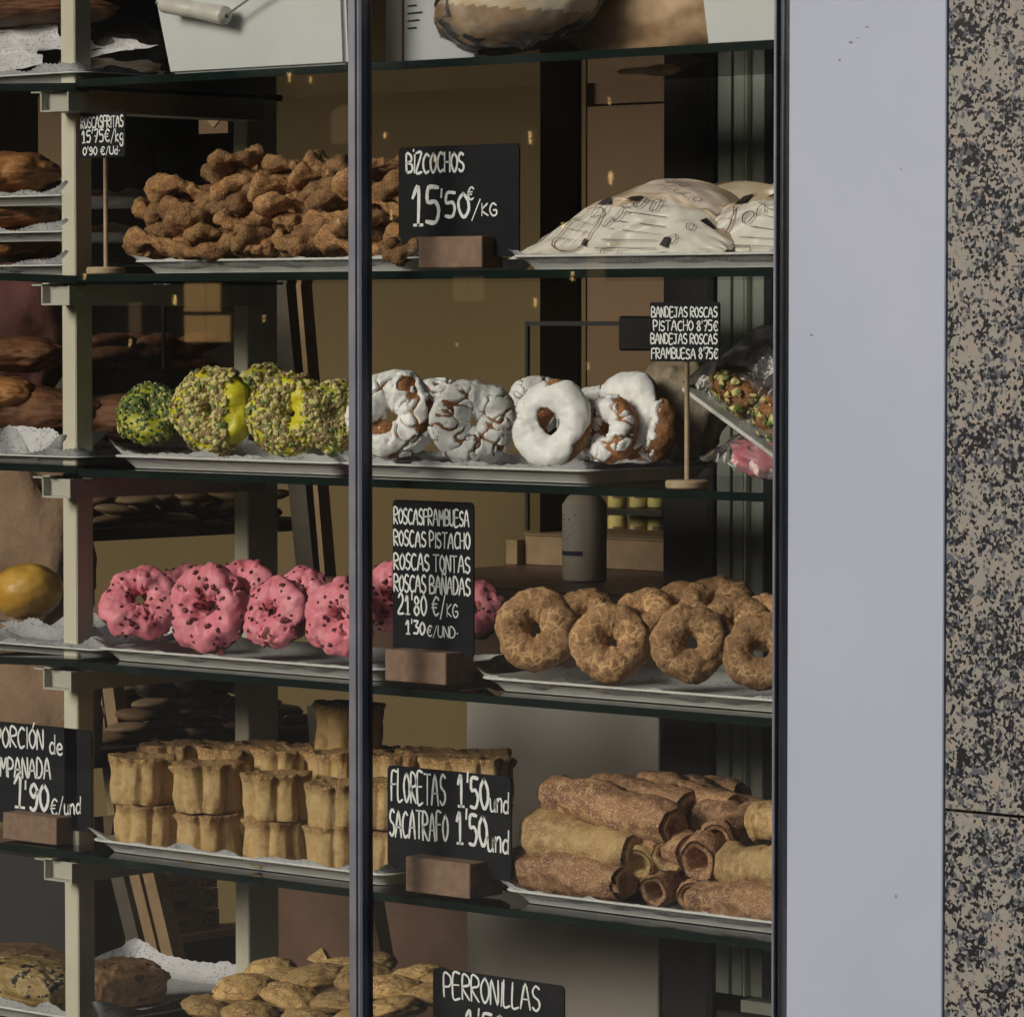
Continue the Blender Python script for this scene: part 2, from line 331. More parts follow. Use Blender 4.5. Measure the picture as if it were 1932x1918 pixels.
# smooth 3D noise, vectorised
_P = RNG.permutation(512); _P = np.concatenate([_P, _P, _P]); _G = RNG.normal(size=(512, 3)); _G /= np.linalg.norm(_G, axis=1)[:, None]
def pn(p):
    p = np.asarray(p, float)+100.0; i = np.floor(p).astype(int); f = p-i; u = f*f*f*(f*(f*6-15)+10); out = 0
    for dx in (0, 1):
        for dy in (0, 1):
            for dz in (0, 1):
                h = _P[(_P[(_P[(i[..., 0]+dx) & 511]+i[..., 1]+dy) & 511]+i[..., 2]+dz) & 511]; g = _G[h]
                d = f-np.array([dx, dy, dz]); w = (u[..., 0] if dx else 1-u[..., 0])*(u[..., 1] if dy else 1-u[..., 1])*(u[..., 2] if dz else 1-u[..., 2]); out = out+w*(g*d).sum(-1)
    return out*1.6
def fbm(p, o=3, gain=.5):
    a = 1.0; s = 0; p = np.asarray(p, float)
    for k in range(o): s = s+a*pn(p*2**k+17.3*k); a *= gain
    return s
def gridF(nu, nv, wu, wv):
    F = []
    for i in range(nu if wu else nu-1):
        for j in range(nv if wv else nv-1):
            a = i*nv+j; b = ((i+1) % nu)*nv+j; c = ((i+1) % nu)*nv+(j+1) % nv; d = i*nv+(j+1) % nv; F.append((a, b, c, d))
    return np.array(F)

# ------------------------------------------------------------------ pastry builders (sizes in metres)
def ring_pts(seed, R0=.036, r0=.0215, nu=80, nv=36, lump=.10, squash=.95, wob=.06, fine=1.0):
    """a plump ring of dough standing in the XZ plane, its face towards -Y"""
    u = np.arange(nu)*2*math.pi/nu; v = np.arange(nv)*2*math.pi/nv; U, Vv = np.meshgrid(u, v, indexing='ij'); o = seed*13.7
    Rr = R0*(1+wob*pn(np.stack([np.cos(U)*1.1+o, np.sin(U)*1.1, 0*U], -1))); rr = r0*(1+.12*pn(np.stack([np.cos(U)*1.6+o+5, np.sin(U)*1.6, 0*U], -1)))
    n = np.stack([np.cos(Vv)*np.cos(U), -np.sin(Vv)*squash, np.cos(Vv)*np.sin(U)], -1)
    c = np.stack([Rr*np.cos(U), 0*U, Rr*np.sin(U)], -1)
    P = c+n*rr[..., None]; nn = n/np.linalg.norm(n, axis=-1)[..., None]
    d = fbm(P*30+o, 2, .4)*lump*r0*1.9 + fine*r0*(.10*fbm(P*95+o, 2)-.22*np.clip(.22-np.abs(pn(P*48+o+3)), 0, 1))
    P = P+nn*d[..., None]; return P, nn
def ring_mesh(name, seed, mat, **k):
    P, n = ring_pts(seed, **k); nu, nv = P.shape[:2]; return mesh(name, P.reshape(-1, 3), gridF(nu, nv, True, True), [mat])
def icing_mesh(name, seed, mat, cover=.0, freq=42, thick=.0030, side=1.0, back=.35, gap=4.0, **k):
    """icing that lies on the face of the ring in blobs with rounded rims"""
    P, n = ring_pts(seed, nu=150, nv=72, fine=.45, **k); nu, nv = P.shape[:2]
    m = fbm(P*freq+seed*7.1+50, 3, .5)+cover; facing = -n[..., 1]; m = m+np.clip((facing+back)*1.1, -2, .45)*side
    rid = np.minimum(np.abs(pn(P*freq*.9+seed*3.3)), np.abs(pn(P*freq*1.15+seed*1.7+31))); m = m-np.clip(.10-rid, 0, .10)*gap
    t = np.clip(m/.22, -1, 1); t = np.where(t > 0, np.sqrt(np.clip(1-(1-t)**2, 0, 1)), t); h = thick*t*(1+.35*pn(P*45+9)+.2*pn(P*110+3))+.0006
    Q = P+n*(h-.0004*(t <= 0))[..., None]; F = gridF(nu, nv, True, True); tf = t.reshape(-1)[F]; keep = (tf.max(1) > -.25)
    Fk = F[keep]; used = np.unique(Fk); re = -np.ones(nu*nv, int); re[used] = np.arange(len(used))
    return mesh(name, Q.reshape(-1, 3)[used], re[Fk], [mat]), Q, n, t
def chunk(seed, s=1.0, el=1.0, mat=None, name='crumb'):
    g = np.random.default_rng(seed); V = []
    for z, rr, k in ((-.8, .55, 4), (0, 1, 5), (.8, .5, 4)):
        for j in range(k):
            a = j*2*math.pi/k+g.uniform(-.3, .3); q = rr*g.uniform(.75, 1.15); V.append((q*math.cos(a), q*math.sin(a)*el, z*g.uniform(.8, 1.1)))
    V = np.array(V)*s
    me = bpy.data.meshes.new(name); import bmesh
    bm = bmesh.new(); [bm.verts.new(v) for v in V]; bmesh.ops.convex_hull(bm, input=bm.verts); bm.to_mesh(me); bm.free()
    if mat: me.materials.append(mat)
    return me
CH = [chunk(i, 1, 1+.3*(i % 3), name='crumb') for i in range(6)]
CHV = [(np.array([v.co[:] for v in m.vertices]), [tuple(p.vertices) for p in m.polygons]) for m in CH]
def scatter_stuff(name, Q, n, t, count, smin, smax, mats, parent, pick=lambda q, n, t: True, wts=None, seed=1, embed=.4):
    """many little pieces strewn over a surface, joined"""
    g = np.random.default_rng(seed); Qf = Q.reshape(-1, 3); nf = n.reshape(-1, 3); tf = t.reshape(-1); b = B(); k = 0; tries = 0
    while k < count and tries < count*12:
        tries += 1; i = g.integers(len(Qf))
        if not pick(Qf[i], nf[i], tf[i]): continue
        V, F = CHV[g.integers(len(CHV))]; s = g.uniform(smin, smax); q = Vector(nf[i]).to_track_quat('Z', 'Y').to_matrix() @ Matrix.Rotation(g.uniform(0, 6.28), 3, 'Z') @ Matrix.Rotation(g.uniform(-.6, .6), 3, 'X')
        M = np.array(q); sc = np.array([s*g.uniform(.7, 1.5), s*g.uniform(.6, 1.1), s*g.uniform(.45, .8)])
        b.add((V*sc)@M.T+Qf[i]+nf[i]*s*embed, F, int(g.choice(len(mats), p=wts))); k += 1
    return stuff(obj(name, b.me(name, mats), parent))
BERRY = [chunk(40+i, 1, 1.2, M_BERRY, 'raspberry_bit') for i in range(4)]
def berries(parent, Q, n, t, count, seed):
    g = np.random.default_rng(seed); Qf = Q.reshape(-1, 3); nf = n.reshape(-1, 3); tf = t.reshape(-1); k = 0; cl = None; tries = 0
    while k < count and tries < 6000:
        tries += 1; i = g.integers(len(Qf))
        if tf[i] < .3 or nf[i][1] > .1: continue
        if cl is not None and g.random() < .55 and np.linalg.norm(Qf[i]-cl) > .010: continue
        cl = Qf[i]; s = g.uniform(.0020, .0042)
        o = obj('raspberry_bit', BERRY[g.integers(4)], parent, Qf[i]+nf[i]*s*.3)
        o.rotation_euler = (Vector(nf[i]).to_track_quat('Z', 'Y').to_matrix() @ Matrix.Rotation(g.uniform(0, 6.28), 3, 'Z')).to_euler(); o.scale = (s*g.uniform(.8, 1.6), s, s*.6); k += 1
RZ = 0
def put(label, x, y, Y, dia, face=30, lean=-14, roll=0, name='ring_pastry', cat='ring pastry', group=None, base=.115):
    """a ring whose centre is seen at x, y and which stands Y behind the shelf front; face = how far it turns from the street front towards the right"""
    p = at(x, y, Y); s = dia/pxm(p[0], Y)/base
    return thing(name, label, cat, p, group=group, rot=(R(lean), R(roll), R(face)), scale=s)
def cinnamon(label, x, y, Y, dia, face, lean, seed, dark=False, roll=0):
    t = put(label, x, y, Y, dia, face, lean, roll, 'cinnamon_ring', 'ring pastry', 'cinnamon rings on the right tray')
    obj('dough', ring_mesh('dough', seed, M_CINN, lump=.09, R0=.0335, r0=.0245), t); return t
def pink(label, x, y, Y, dia, face, lean, seed, n=46, roll=0):
    t = put(label, x, y, Y, dia, face, lean, roll, 'raspberry_ring', 'ring pastry', 'pink raspberry rings')
    obj('dough', ring_mesh('dough', seed, M_DKDOUGH, lump=.19, R0=.0340, r0=.0238), t)
    me, Q, nn, tt = icing_mesh('icing', seed, M_IP, .26, 34, .0040, back=-.12, gap=3.0, lump=.19, R0=.0340, r0=.0238); obj('icing', me, t)
    berries(t, Q, nn, tt, n, seed); return t
def white(label, x, y, Y, dia, face, lean, seed, cover=.18, roll=0, freq=40, back=.30, gap=None, R0=.0350, r0=.0232):
    t = put(label, x, y, Y, dia, face, lean, roll, 'white_iced_ring', 'ring pastry', 'white iced rings')
    obj('dough', ring_mesh('dough', seed, M_DOUGH, lump=.10, R0=R0, r0=r0), t)
    me, Q, nn, tt = icing_mesh('icing', seed, M_IW, cover*.6+.10, freq*.8, .0034, back=back, gap=gap if gap is not None else 14, lump=.10, R0=R0, r0=r0); obj('icing', me, t); return t
def pistachio(label, x, y, Y, dia, face, lean, seed, mats, wts, ice, count=620, roll=0, bare=None):
    t = put(label, x, y, Y, dia, face, lean, roll, 'pistachio_ring', 'ring pastry', 'pistachio coated rings')
    obj('dough', ring_mesh('dough', seed, M_DOUGH, lump=.14, R0=.0345, r0=.0245), t)
    me, Q, nn, tt = icing_mesh('icing', seed, ice, .75, 30, .0022, back=.4, lump=.12, R0=.0345, r0=.0245); obj('icing', me, t)
    def pick(q, n, t_):
        if n[1] > .35: return False
        if bare is not None and bare(q): return False
        return True
    scatter_stuff('chopped_pistachios', Q, nn, tt, int(count*.72), .0022, .0056, mats, t, pick, wts, seed); return t
def blob_mesh(name, mat, sx, sy, sz, seed, amp=.08, freq=2.2, nu=40, nv=22, flat=0.0, o=3):
    """a soft rounded lump"""
    u = np.arange(nu)*2*math.pi/nu; v = np.linspace(0, math.pi, nv); U, Vv = np.meshgrid(u, v, indexing='ij')
    n = np.stack([np.sin(Vv)*np.cos(U), np.sin(Vv)*np.sin(U), np.cos(Vv)], -1); d = 1+amp*fbm(n*freq+seed*9.1, o, .55)
    P = n*d[..., None]*np.array([sx, sy, sz])
    if flat: P[..., 2] = np.where(P[..., 2] < 0, P[..., 2]*(1-flat), P[..., 2])
    return mesh(name, P.reshape(-1, 3), gridF(nu, nv, True, False), [mat])

# ------------------------------------------------------------------ hand lettering
G = {
'A': [[(0, 0), (.45, 1), (.9, 0)], [(.15, .38), (.75, .38)]], 'B': [[(0, 0), (0, 1), (.6, .92), (.62, .62), (.1, .54), (.72, .42), (.72, .08), (0, 0)]],
'C': [[(.75, .9), (.4, 1), (.05, .7), (.03, .3), (.35, 0), (.75, .1)]], 'D': [[(0, 0), (0, 1), (.5, .9), (.75, .5), (.5, .08), (0, 0)]],
'E': [[(.65, 1), (0, .97), (0, 0), (.68, .02)], [(0, .52), (.55, .54)]], 'F': [[(.7, 1), (.02, .96), (0, 0)], [(0, .55), (.55, .57)]],
'G': [[(.75, .85), (.4, 1), (.05, .65), (.05, .28), (.4, 0), (.75, .15), (.75, .45), (.42, .45)]], 'H': [[(0, 0), (0, 1)], [(.7, 0), (.7, 1)], [(0, .5), (.7, .5)]],
'I': [[(.15, 0), (.15, 1)]], 'J': [[(.1, 1), (.75, 1)], [(.5, 1), (.5, .15), (.25, 0), (.02, .15)]], 'K': [[(0, 0), (0, 1)], [(.65, 1), (.03, .45), (.7, 0)]],
'L': [[(0, 1), (0, 0), (.6, .02)]], 'M': [[(0, 0), (.05, 1), (.42, .4), (.8, 1), (.88, 0)]], 'N': [[(0, 0), (0, 1), (.68, 0), (.68, 1)]],
'O': [[(.38, 1), (.05, .7), (.05, .3), (.38, 0), (.72, .3), (.72, .7), (.38, 1)]], 'P': [[(0, 0), (0, 1), (.6, .92), (.66, .62), (.45, .46), (.02, .44)]],
'R': [[(0, 0), (0, 1), (.6, .92), (.64, .62), (.02, .48), (.7, 0)]], 'S': [[(.66, .9), (.35, 1), (.05, .8), (.15, .58), (.6, .42), (.68, .18), (.35, 0), (.02, .12)]],
'T': [[(0, 1), (.8, 1)], [(.4, 1), (.4, 0)]], 'U': [[(0, 1), (.02, .25), (.35, 0), (.68, .25), (.7, 1)]], 'Z': [[(.02, 1), (.7, 1), (0, 0), (.72, 0)]],
'0': [[(.33, 1), (.05, .7), (.05, .3), (.33, 0), (.62, .3), (.62, .7), (.33, 1)]], '1': [[(.02, .72), (.3, 1), (.3, 0)], [(.08, 0), (.5, 0)]],
'2': [[(.05, .8), (.3, 1), (.6, .8), (.5, .5), (.02, 0), (.66, 0)]], '3': [[(.05, .95), (.6, .95), (.3, .58), (.62, .4), (.5, .05), (.02, .05)]],
'5': [[(.62, 1), (.12, 1), (.08, .6), (.45, .6), (.62, .35), (.45, .02), (.02, .04)]], '7': [[(.02, 1), (.62, 1), (.25, 0)], [(.15, .5), (.52, .5)]],
'8': [[(.33, .54), (.08, .75), (.33, 1), (.58, .75), (.33, .54), (.04, .25), (.33, 0), (.62, .25), (.33, .54)]], '9': [[(.6, .75), (.33, 1), (.06, .75), (.3, .5), (.6, .72), (.55, .2), (.3, 0), (.08, .08)]],
'4': [[(.4, 1), (.02, .35), (.65, .35)], [(.45, .6), (.45, 0)]],
'e': [[(.08, .3), (.5, .36), (.45, .55), (.25, .62), (.05, .4), (.1, .08), (.35, 0), (.52, .1)]], 'u': [[(0, .6), (.02, .12), (.2, 0), (.45, .15), (.5, .6)], [(.5, .6), (.5, 0)]],
'n': [[(0, 0), (0, .6)], [(0, .4), (.25, .62), (.45, .5), (.48, 0)]], 'd': [[(.5, 1), (.5, 0)], [(.5, .45), (.25, .6), (.03, .4), (.05, .1), (.25, 0), (.5, .15)]],
'a': [[(.45, .5), (.2, .6), (.02, .3), (.15, .02), (.42, .15), (.46, .55), (.5, 0)]], 'i': [[(.1, 0), (.1, .55)], [(.1, .78), (.12, .84)]], 't': [[(.2, .95), (.15, .1), (.35, 0)], [(0, .6), (.4, .62)]],
'c': [[(.42, .5), (.2, .6), (.02, .3), (.15, .02), (.42, .1)]], 'k': [[(0, 0), (0, 1)], [(.42, .6), (.03, .3), (.45, 0)]], 'g': [[(.5, .55), (.2, .6), (.02, .35), (.2, .1), (.48, .3), (.5, .6), (.45, -.3), (.1, -.35), (.02, -.15)]],
'\u20ac': [[(.75, .85), (.45, 1), (.15, .7), (.13, .3), (.42, 0), (.75, .12)], [(0, .6), (.55, .62)], [(0, .4), (.5, .42)]], '/': [[(0, -.1), (.5, 1.05)]],
"'": [[(.12, 1.08), (.08, .80)]], '.': [[(.05, .42), (.15, .42)]], '-': [[(.05, .45), (.4, .45)]], '~': [[(-.62, 1.15), (-.4, 1.25), (-.2, 1.15), (-.02, 1.25)]], '^': [[(-.26, 1.12), (-.1, 1.32)]], '*': [[(-.14, 1.2), (-.12, 1.25)]],
}
ZERO_W = set('~^*')
def text_strokes(s, gap=.22):
    """strokes of a line of text, height 1"""
    x = 0.0; out = []; g = np.random.default_rng(abs(hash(s)) % 1000 if False else sum(map(ord, s)))
    for ch in s:
        if ch == ' ': x += .5; continue
        gl = G[ch]; w = max(p[0] for st in gl for p in st)
        if ch in ZERO_W:
            for st in gl: out.append([(x-gap+p[0], p[1]) for p in st])
            continue
        jy = g.uniform(-.03, .03); sh = g.uniform(-.05, .05); hs = g.uniform(.95, 1.06)
        for st in gl: out.append([(x+p[0]+p[1]*sh+g.uniform(-.02, .02), p[1]*hs+jy) for p in st])
        x += w+gap
    return out, x-gap
def smooth_stroke(st, k=4):
    if len(st) < 3: return st
    P = [st[0]]+list(st)+[st[-1]]; out = []
    for i in range(1, len(P)-2):
        p0, p1, p2, p3 = map(np.array, P[i-1:i+3])
        for j in range(k):
            t = j/k; out.append(tuple(.5*((2*p1)+(-p0+p2)*t+(2*p0-5*p1+4*p2-p3)*t*t+(-p0+3*p1-3*p2+p3)*t**3)))
    out.append(st[-1]); return out
def ribbons(b, strokes, fn, wd, off=.0006, m=0, smooth=True, vary=.15):
    """draws strokes (in metres) as raised lines of width wd on the surface fn(u, v) -> point"""
    g = np.random.default_rng(len(strokes))
    for st in strokes:
        st = smooth_stroke(st) if smooth else st; P = np.array(st, float); n = len(P)
        if n < 2: continue
        T = np.gradient(P, axis=0); T /= (np.linalg.norm(T, axis=1)[:, None]+1e-9); N = np.stack([-T[:, 1], T[:, 0]], 1)
        P[0] -= T[0]*wd*.35; P[-1] += T[-1]*wd*.35; w = wd/2*(1+vary*g.uniform(-1, 1, n)); w[0] *= .7; w[-1] *= .7
        V = []
        for i in range(n):
            V.append(fn(*(P[i]+N[i]*w[i]), off)); V.append(fn(*(P[i]-N[i]*w[i]), off))
        b.add(V, [(2*i, 2*i+1, 2*i+3, 2*i+2) for i in range(n-1)], m)
def lettering(lines, fn, name, mat, parent):
    """lines: (text, u left, v bottom, width, height, stroke width[, slope])"""
    b = B()
    for ln in lines:
        s, u, v, w, h, wd = ln[:6]; sl = ln[6] if len(ln) > 6 else 0
        st, tw = text_strokes(s); k = w/tw
        ribbons(b, [[(u+p[0]*k, v+p[1]*h+p[0]*k*sl) for p in q] for q in st], fn, wd)
    return obj(name, b.me(name, [mat]), parent)

# ------------------------------------------------------------------ outside: wall, window, street
ZT = [1.92-.30*k for k in range(6)]                                    # tops of the shelves
YP = -.075                                                             # the window pane
def col(x, Y): return at(x, 959, Y)[0]
struct(boxo('pavement', M_PAVE, -60, 60, -5.5, -.13, -.15, 0.0)); struct(boxo('road', M_ASPH, -90, 60, -24, -5.5, -.6, -.15))
struct(boxo('ground', M_ASPH, -300, 300, -300, 300, -1.0, -.6))
struct(boxo('far_pavement', M_PAVE, -90, 60, -28, -24, -.6, 0.0))
wp = obj('white_cladding', B().box(col(1486, -.105), col(1781, -.105), -.105, -.0875, 0.0, 3.2, 0, .0012).me('white_cladding', [M_WHITE]))
tag(wp, 'tall plain white panel between the shop window and the granite wall', 'cladding')
for x, y, w_, h_ in ((1635, 51, .006, .0018), (1605, 80, .007, .0030), (1584, 113, .004, .0032), (1531, 632, .006, .0022), (1618, 72, .002, .002), (1700, 320, .002, .003), (1690, 1690, .0015, .006), (1560, 1180, .003, .001)):
    c_ = at(x, y, -.1055); a_ = [(c_[0]+w_/2*math.cos(t_)*(1+.3*math.sin(3*t_)), -.1056, c_[2]+h_/2*math.sin(t_)) for t_ in np.linspace(0, 6.28, 9)[:-1]]
    obj('scuff_mark', mesh('scuff_mark', a_, [tuple(range(8))], [M_BRACKET2], False), wp)
xs0, xs1 = col(1782, -.105)+.0015, 3.6; zj = float(at(1850, 1533, -.10)[2])
gw = thing('granite_wall', 'speckled pink and grey granite wall right of the white panel', 'wall', (xs0, 0, 0))
for z0, z1 in ((zj-.62, zj-.0018), (zj+.0018, zj+1.1), (-.0, zj-.6236), (zj+1.1036, 3.2)):
    if z1 > z0: boxo('granite_slab', M_GRANITE, 0, xs1-xs0, -.1035, -.06, z0, z1, gw, .0012)
boxo('backing', M_DARKCOL, 0.001, xs1-xs0-.001, -.0595, .12, 0, 3.2, gw)
XL, XR = -6.0, col(1486, -.105)
fwl = thing('shop_front_wall', 'dark stone wall above and below the shop window', 'wall', (0, 0, 0))
boxo('lintel', M_STONE, XL-3, XR, -.12, .10, 2.75, 5.5, fwl); boxo('plinth', M_STONE, XL-3, XR, -.12, .10, 0, .18, fwl)
boxo('end_pier', M_STONE, XL-3, XL, -.12, .10, .18, 2.75, fwl); boxo('upper_wall', M_STONE, XR+.001, 8, -.08, .12, 3.201, 5.5, fwl)
boxo('end_pier', M_STONE, 3.6, 8, -.08, .12, 0, 3.2, fwl)
win = thing('shop_window', 'wide shop window with aluminium mullion and polished steel jamb', 'window', (0, 0, 0))
mx0, mx1 = col(658, -.088), col(679.5, -.088)
b = B().box(mx0, mx1, -.088, -.0655, .18, 2.75, 0, .002); b.box(mx0+.003, mx1-.006, -.0915, -.0885, .18, 2.75, 0, .001)
obj('mullion', b.me('mullion', [M_ALU]), win)
boxo('gasket', M_NAVY, mx1+.0003, mx1+.0022, -.0865, -.070, .18, 2.75, win); boxo('gasket', M_NAVY, mx1+.0003, mx1+.004, -.0695, -.067, .18, 2.75, win)
jx0 = col(1458, -.09)
b = B(); n = 14; prof = [(jx0+.003+(.040)*i/n, -.083-.012*math.sin(math.pi*i/n)) for i in range(n+1)]
V = [(x, y, z) for z in (.18, 2.75) for x, y in prof]+[(x, -.06, z) for z in (.18, 2.75) for x in (prof[0][0], prof[-1][0])]
F = [(i, i+1, n+2+i, n+1+i) for i in range(n)]; k = 2*(n+1); F += [(k, 0, n+1, k+2), (n, k+1, k+3, 2*n+1), (k+1, k, k+2, k+3)]
jme = mesh('jamb', V, F, [M_CHROME]); obj('jamb', jme, win)
boxo('jamb_edge', M_ALU, jx0-.0025, jx0+.0020, -.088, -.058, .18, 2.75, win, .001)
for (xa, xb) in ((XL, -3.0), (-2.97, mx0+.004), (mx1-.004, jx0)):
    me = mesh('pane', [(xa, YP, .18), (xb, YP, .18), (xb, YP, 2.75), (xa, YP, 2.75)], [(0, 1, 2, 3)], [M_PANE], False); obj('pane', me, win)
boxo('mullion', M_ALU, -3.0, -2.97, -.088, -.062, .18, 2.75, win)
# houses over the road: they close the street and show in the glass
for i, (xa, xb, hh, lab) in enumerate(((-85, -52, 6.2, 'dark stone house at the far end across the road'), (-51.5, -34, 5.6, 'dark stone house with a lit shop front across the road'), (-33.5, -14, 6.6, 'dark stone house with a high cornice facing the shop'), (-13.5, 24, 6.0, 'long dark stone house across the road behind the viewer'))):
    h = thing('town_house', lab, 'house', (xa, -28, 0), group='houses across the road')
    boxo('wall', (M_PLASTER if i != 2 else M_STONE), 0, xb-xa, -8, 0, 0, hh, h); boxo('cornice', M_PAVE, -.2, xb-xa+.2, -8, .35, hh, hh+.4, h)
    nW = int((xb-xa)/3.2)
    for k in range(nW):
        for f in range(2):
            z = 3.1+f*2.2
            if z+1.4 < hh: boxo('window', M_BLACKM, 1.0+k*3.2, 2.1+k*3.2, .003, .06, z, z+1.3, h)
    for k in range(nW):
        boxo('shop_front', M_BLACKM, .8+k*3.2, 2.7+k*3.2, .004, .05, .4, 2.7, h)
def mirror_pt(x, y, Yd):
    """the place across the street (at depth Yd in front) whose reflection is seen in the pane at x, y"""
    d = (x-966)*rt-(y-959)*up+FOC*fw; p = CAM+d*(YP-CAM[1])/d[1]; d2 = d*np.array([1, -1, 1]); return p+d2*(Yd-p[1])/d2[1]
lit = mirror_pt(383, 590, -27.9); la, lb2 = mirror_pt(428, 645, -27.9), mirror_pt(338, 535, -27.9)
ls = thing('lit_shop_window', 'warm lit shop window across the road mirrored in the glass', 'window', (min(la[0], lb2[0]), -27.93, la[2])); lw, lh = abs(la[0]-lb2[0]), lb2[2]-la[2]
boxo('lit_pane', M_LITS, .05, lw*.48, -.02, .0, 0, lh*.45, ls); boxo('lit_pane', M_LITS, lw*.52, lw, -.02, 0, 0, lh*.45, ls); boxo('lit_pane', M_LITS, .05, lw*.48, -.02, .0, lh*.52, lh, ls); boxo('lit_pane', M_LITS, lw*.52, lw*.8, -.02, 0, lh*.52, lh, ls)
def bare_tree(label, px, seed):
    p0 = mirror_pt(px, 600, -24.6); g = np.random.default_rng(seed); t = thing('street_tree', label, 'tree', (p0[0], -24.6, 0), group='bare street trees across the road')
    trunk = [(0, 0, -.1), (.03, 0, 1.2), (-.02, .03, 2.4), (.04, 0, 3.3)]; obj('trunk', B().tube(trunk, [.11, .10, .085, .07], 10).me('trunk', [M_BARK], True), t); b = B()
    def grow(p, d, L, r_, n):
        q = p+d*L; m = p+d*L*.5+g.normal(size=3)*L*.06; b.tube([p, m, q], [r_, r_*.85, r_*.65], 5)
        if n:
            for _ in range(3 if n > 1 else 2): e = d+g.normal(size=3)*np.array([.55, .4, .35])+np.array([0, 0, .12]); e /= np.linalg.norm(e); grow(q, e, L*g.uniform(.6, .8), r_*.62, n-1)
    for k in range(5): a = k*1.26+g.uniform(-.3, .3); grow(np.array([.02, 0, 2.2+.25*k]), np.array([math.cos(a)*.9, math.sin(a)*.5, .5]), 1.15, .05, 4)
    stuff(obj('branches', b.me('branches', [M_BARK]), t))
bare_tree('bare street tree mirrored in the glass above the cinnamon rings', 1205, 1); bare_tree('bare street tree mirrored in the glass behind the fried rings', 560, 2); bare_tree('bare street tree mirrored in the glass left of the front post', 60, 3)
for nm_, xx_, yy_, ww_, hh_ in (('mirrored over the bag shelf', 1120, 500, 34, 60), ('mirrored above the white rings', 880, 545, 60, 46), ('mirrored beside the small date sign', 250, 600, 22, 60), ('mirrored over the olive wall', 640, 235, 40, 70)):
    pa, pb = mirror_pt(xx_+ww_/2, yy_+hh_/2, -27.9), mirror_pt(xx_-ww_/2, yy_-hh_/2, -27.9); lx, lz = abs(pa[0]-pb[0]), abs(pb[2]-pa[2])
    w2 = thing('dim_lit_window', 'dim warm window across the road '+nm_, 'window', (min(pa[0], pb[0]), -27.93, min(pa[2], pb[2])))
    for u_ in (0, 1): boxo('lit_pane', M_LITD, lx*(.02+.5*u_), lx*(.46+.5*u_), -.02, 0, 0, lz, w2)
LAMPS = [(546, 145, .9, 'nearest the tall house'), (586, 150, .7, ''), (726, 255, .8, ''), (820, 300, .8, ''), (1000, 258, .9, ''), (1150, 190, .6, ''), (1152, 335, 1.3, ''), (1150, 452, 1.1, ''),
         (1062, 425, .8, ''), (1010, 570, .7, ''), (738, 405, .8, ''), (617, 325, .7, ''), (637, 415, .6, ''), (498, 600, .5, ''), (330, 565, .9, ''), (245, 645, .7, ''), (862, 650, .4, ''), (1110, 690, .6, ''), (160, 520, .8, ''), (1080, 520, 1.0, '')]
WORDS = ['first', 'second', 'third', 'fourth', 'fifth', 'sixth', 'seventh', 'eighth', 'ninth', 'tenth', 'eleventh', 'twelfth', 'thirteenth', 'fourteenth', 'fifteenth', 'sixteenth', 'seventeenth', 'eighteenth', 'nineteenth', 'twentieth']
order = sorted(range(len(LAMPS)), key=lambda i: LAMPS[i][0])
for r_, i in enumerate(order):
    x, y, s, _ = LAMPS[i]; p = mirror_pt(x, y, -22.0)
    lp = thing('street_lamp', 'warm street lamp mirrored in the window glass, %s from the left' % WORDS[r_], 'lamp', (p[0], p[1], 0), group='lamps along the far side of the road')
    q = B().tube([(0, 0, -.1), (0, 0, max(.3, p[2]-.06))], .012, 8); obj('pole', q.me('pole', [M_BLACKM]), lp)
    gg = np.random.default_rng(i); zf = gg.uniform(.3, .9); b = B().lathe([(gg.uniform(.004, .016)*s, p[2]+z_*s*zf) for z_ in (-.07, -.045, -.02, .01, .03, .055)], 7)
    obj('lamp_head', b.me('lamp_head', [M_LITW]), lp)

# ------------------------------------------------------------------ the shop behind: floor, walls, furniture
RX = XR+.25
struct(boxo('floor', M_FLOOR, XL, RX, .10, 4.6, -.02, .02)); struct(boxo('ceiling', M_CEIL, XL, RX, .10, 4.6, 2.75, 2.85))
struct(boxo('back_wall', M_DARKW, XL, RX, 4.5, 4.6, .02, 2.75)); struct(boxo('side_wall', M_DARKW, XL-.1, XL, .1, 4.6, .02, 2.75)); struct(boxo('side_wall', M_DARKW, RX, RX+.1, .1, 4.6, .02, 2.75))
YW = 2.3
ow = tag(boxo('olive_partition', M_OLIVE, at(505, 500, YW)[0], at(1019, 500, YW)[0], YW, YW+.12, .02, 2.75), 'olive yellow painted wall behind the middle of the shelves', 'wall')
tag(boxo('low_partition', M_OLIVE, at(-60, 1000, 2.9)[0], at(520, 1000, 2.9)[0], 2.9, 3.0, .02, at(300, 925, 2.9)[2]), 'low yellowish wall behind the wooden bread stand', 'wall')
cb = thing('wall_cabinet', 'tall brown cupboard beside the dark column', 'cupboard', (at(1108, 500, 2.1)[0], 2.1, 0))
wcb = at(1262, 500, 2.1)[0]-at(1108, 500, 2.1)[0]; zc = at(1180, 196, 2.1)[2]; boxo('door', M_BROWNW, 0, wcb, 0, .3, .02, zc-.003, cb); boxo('upper_door', M_BROWNW, -.0, wcb, .02, .3, zc+.003, 2.6, cb); boxo('side_strip', M_OLIVE, -.012, -.001, -.004, .3, .02, 2.6, cb)
tag(boxo('dark_recess_panel', M_GREYWOOD, at(1021, 500, 2.6)[0], at(1120, 500, 2.6)[0], 2.6, 2.68, .02, 2.7), 'dark brown wall strip between the olive wall and the cupboard', 'panel')
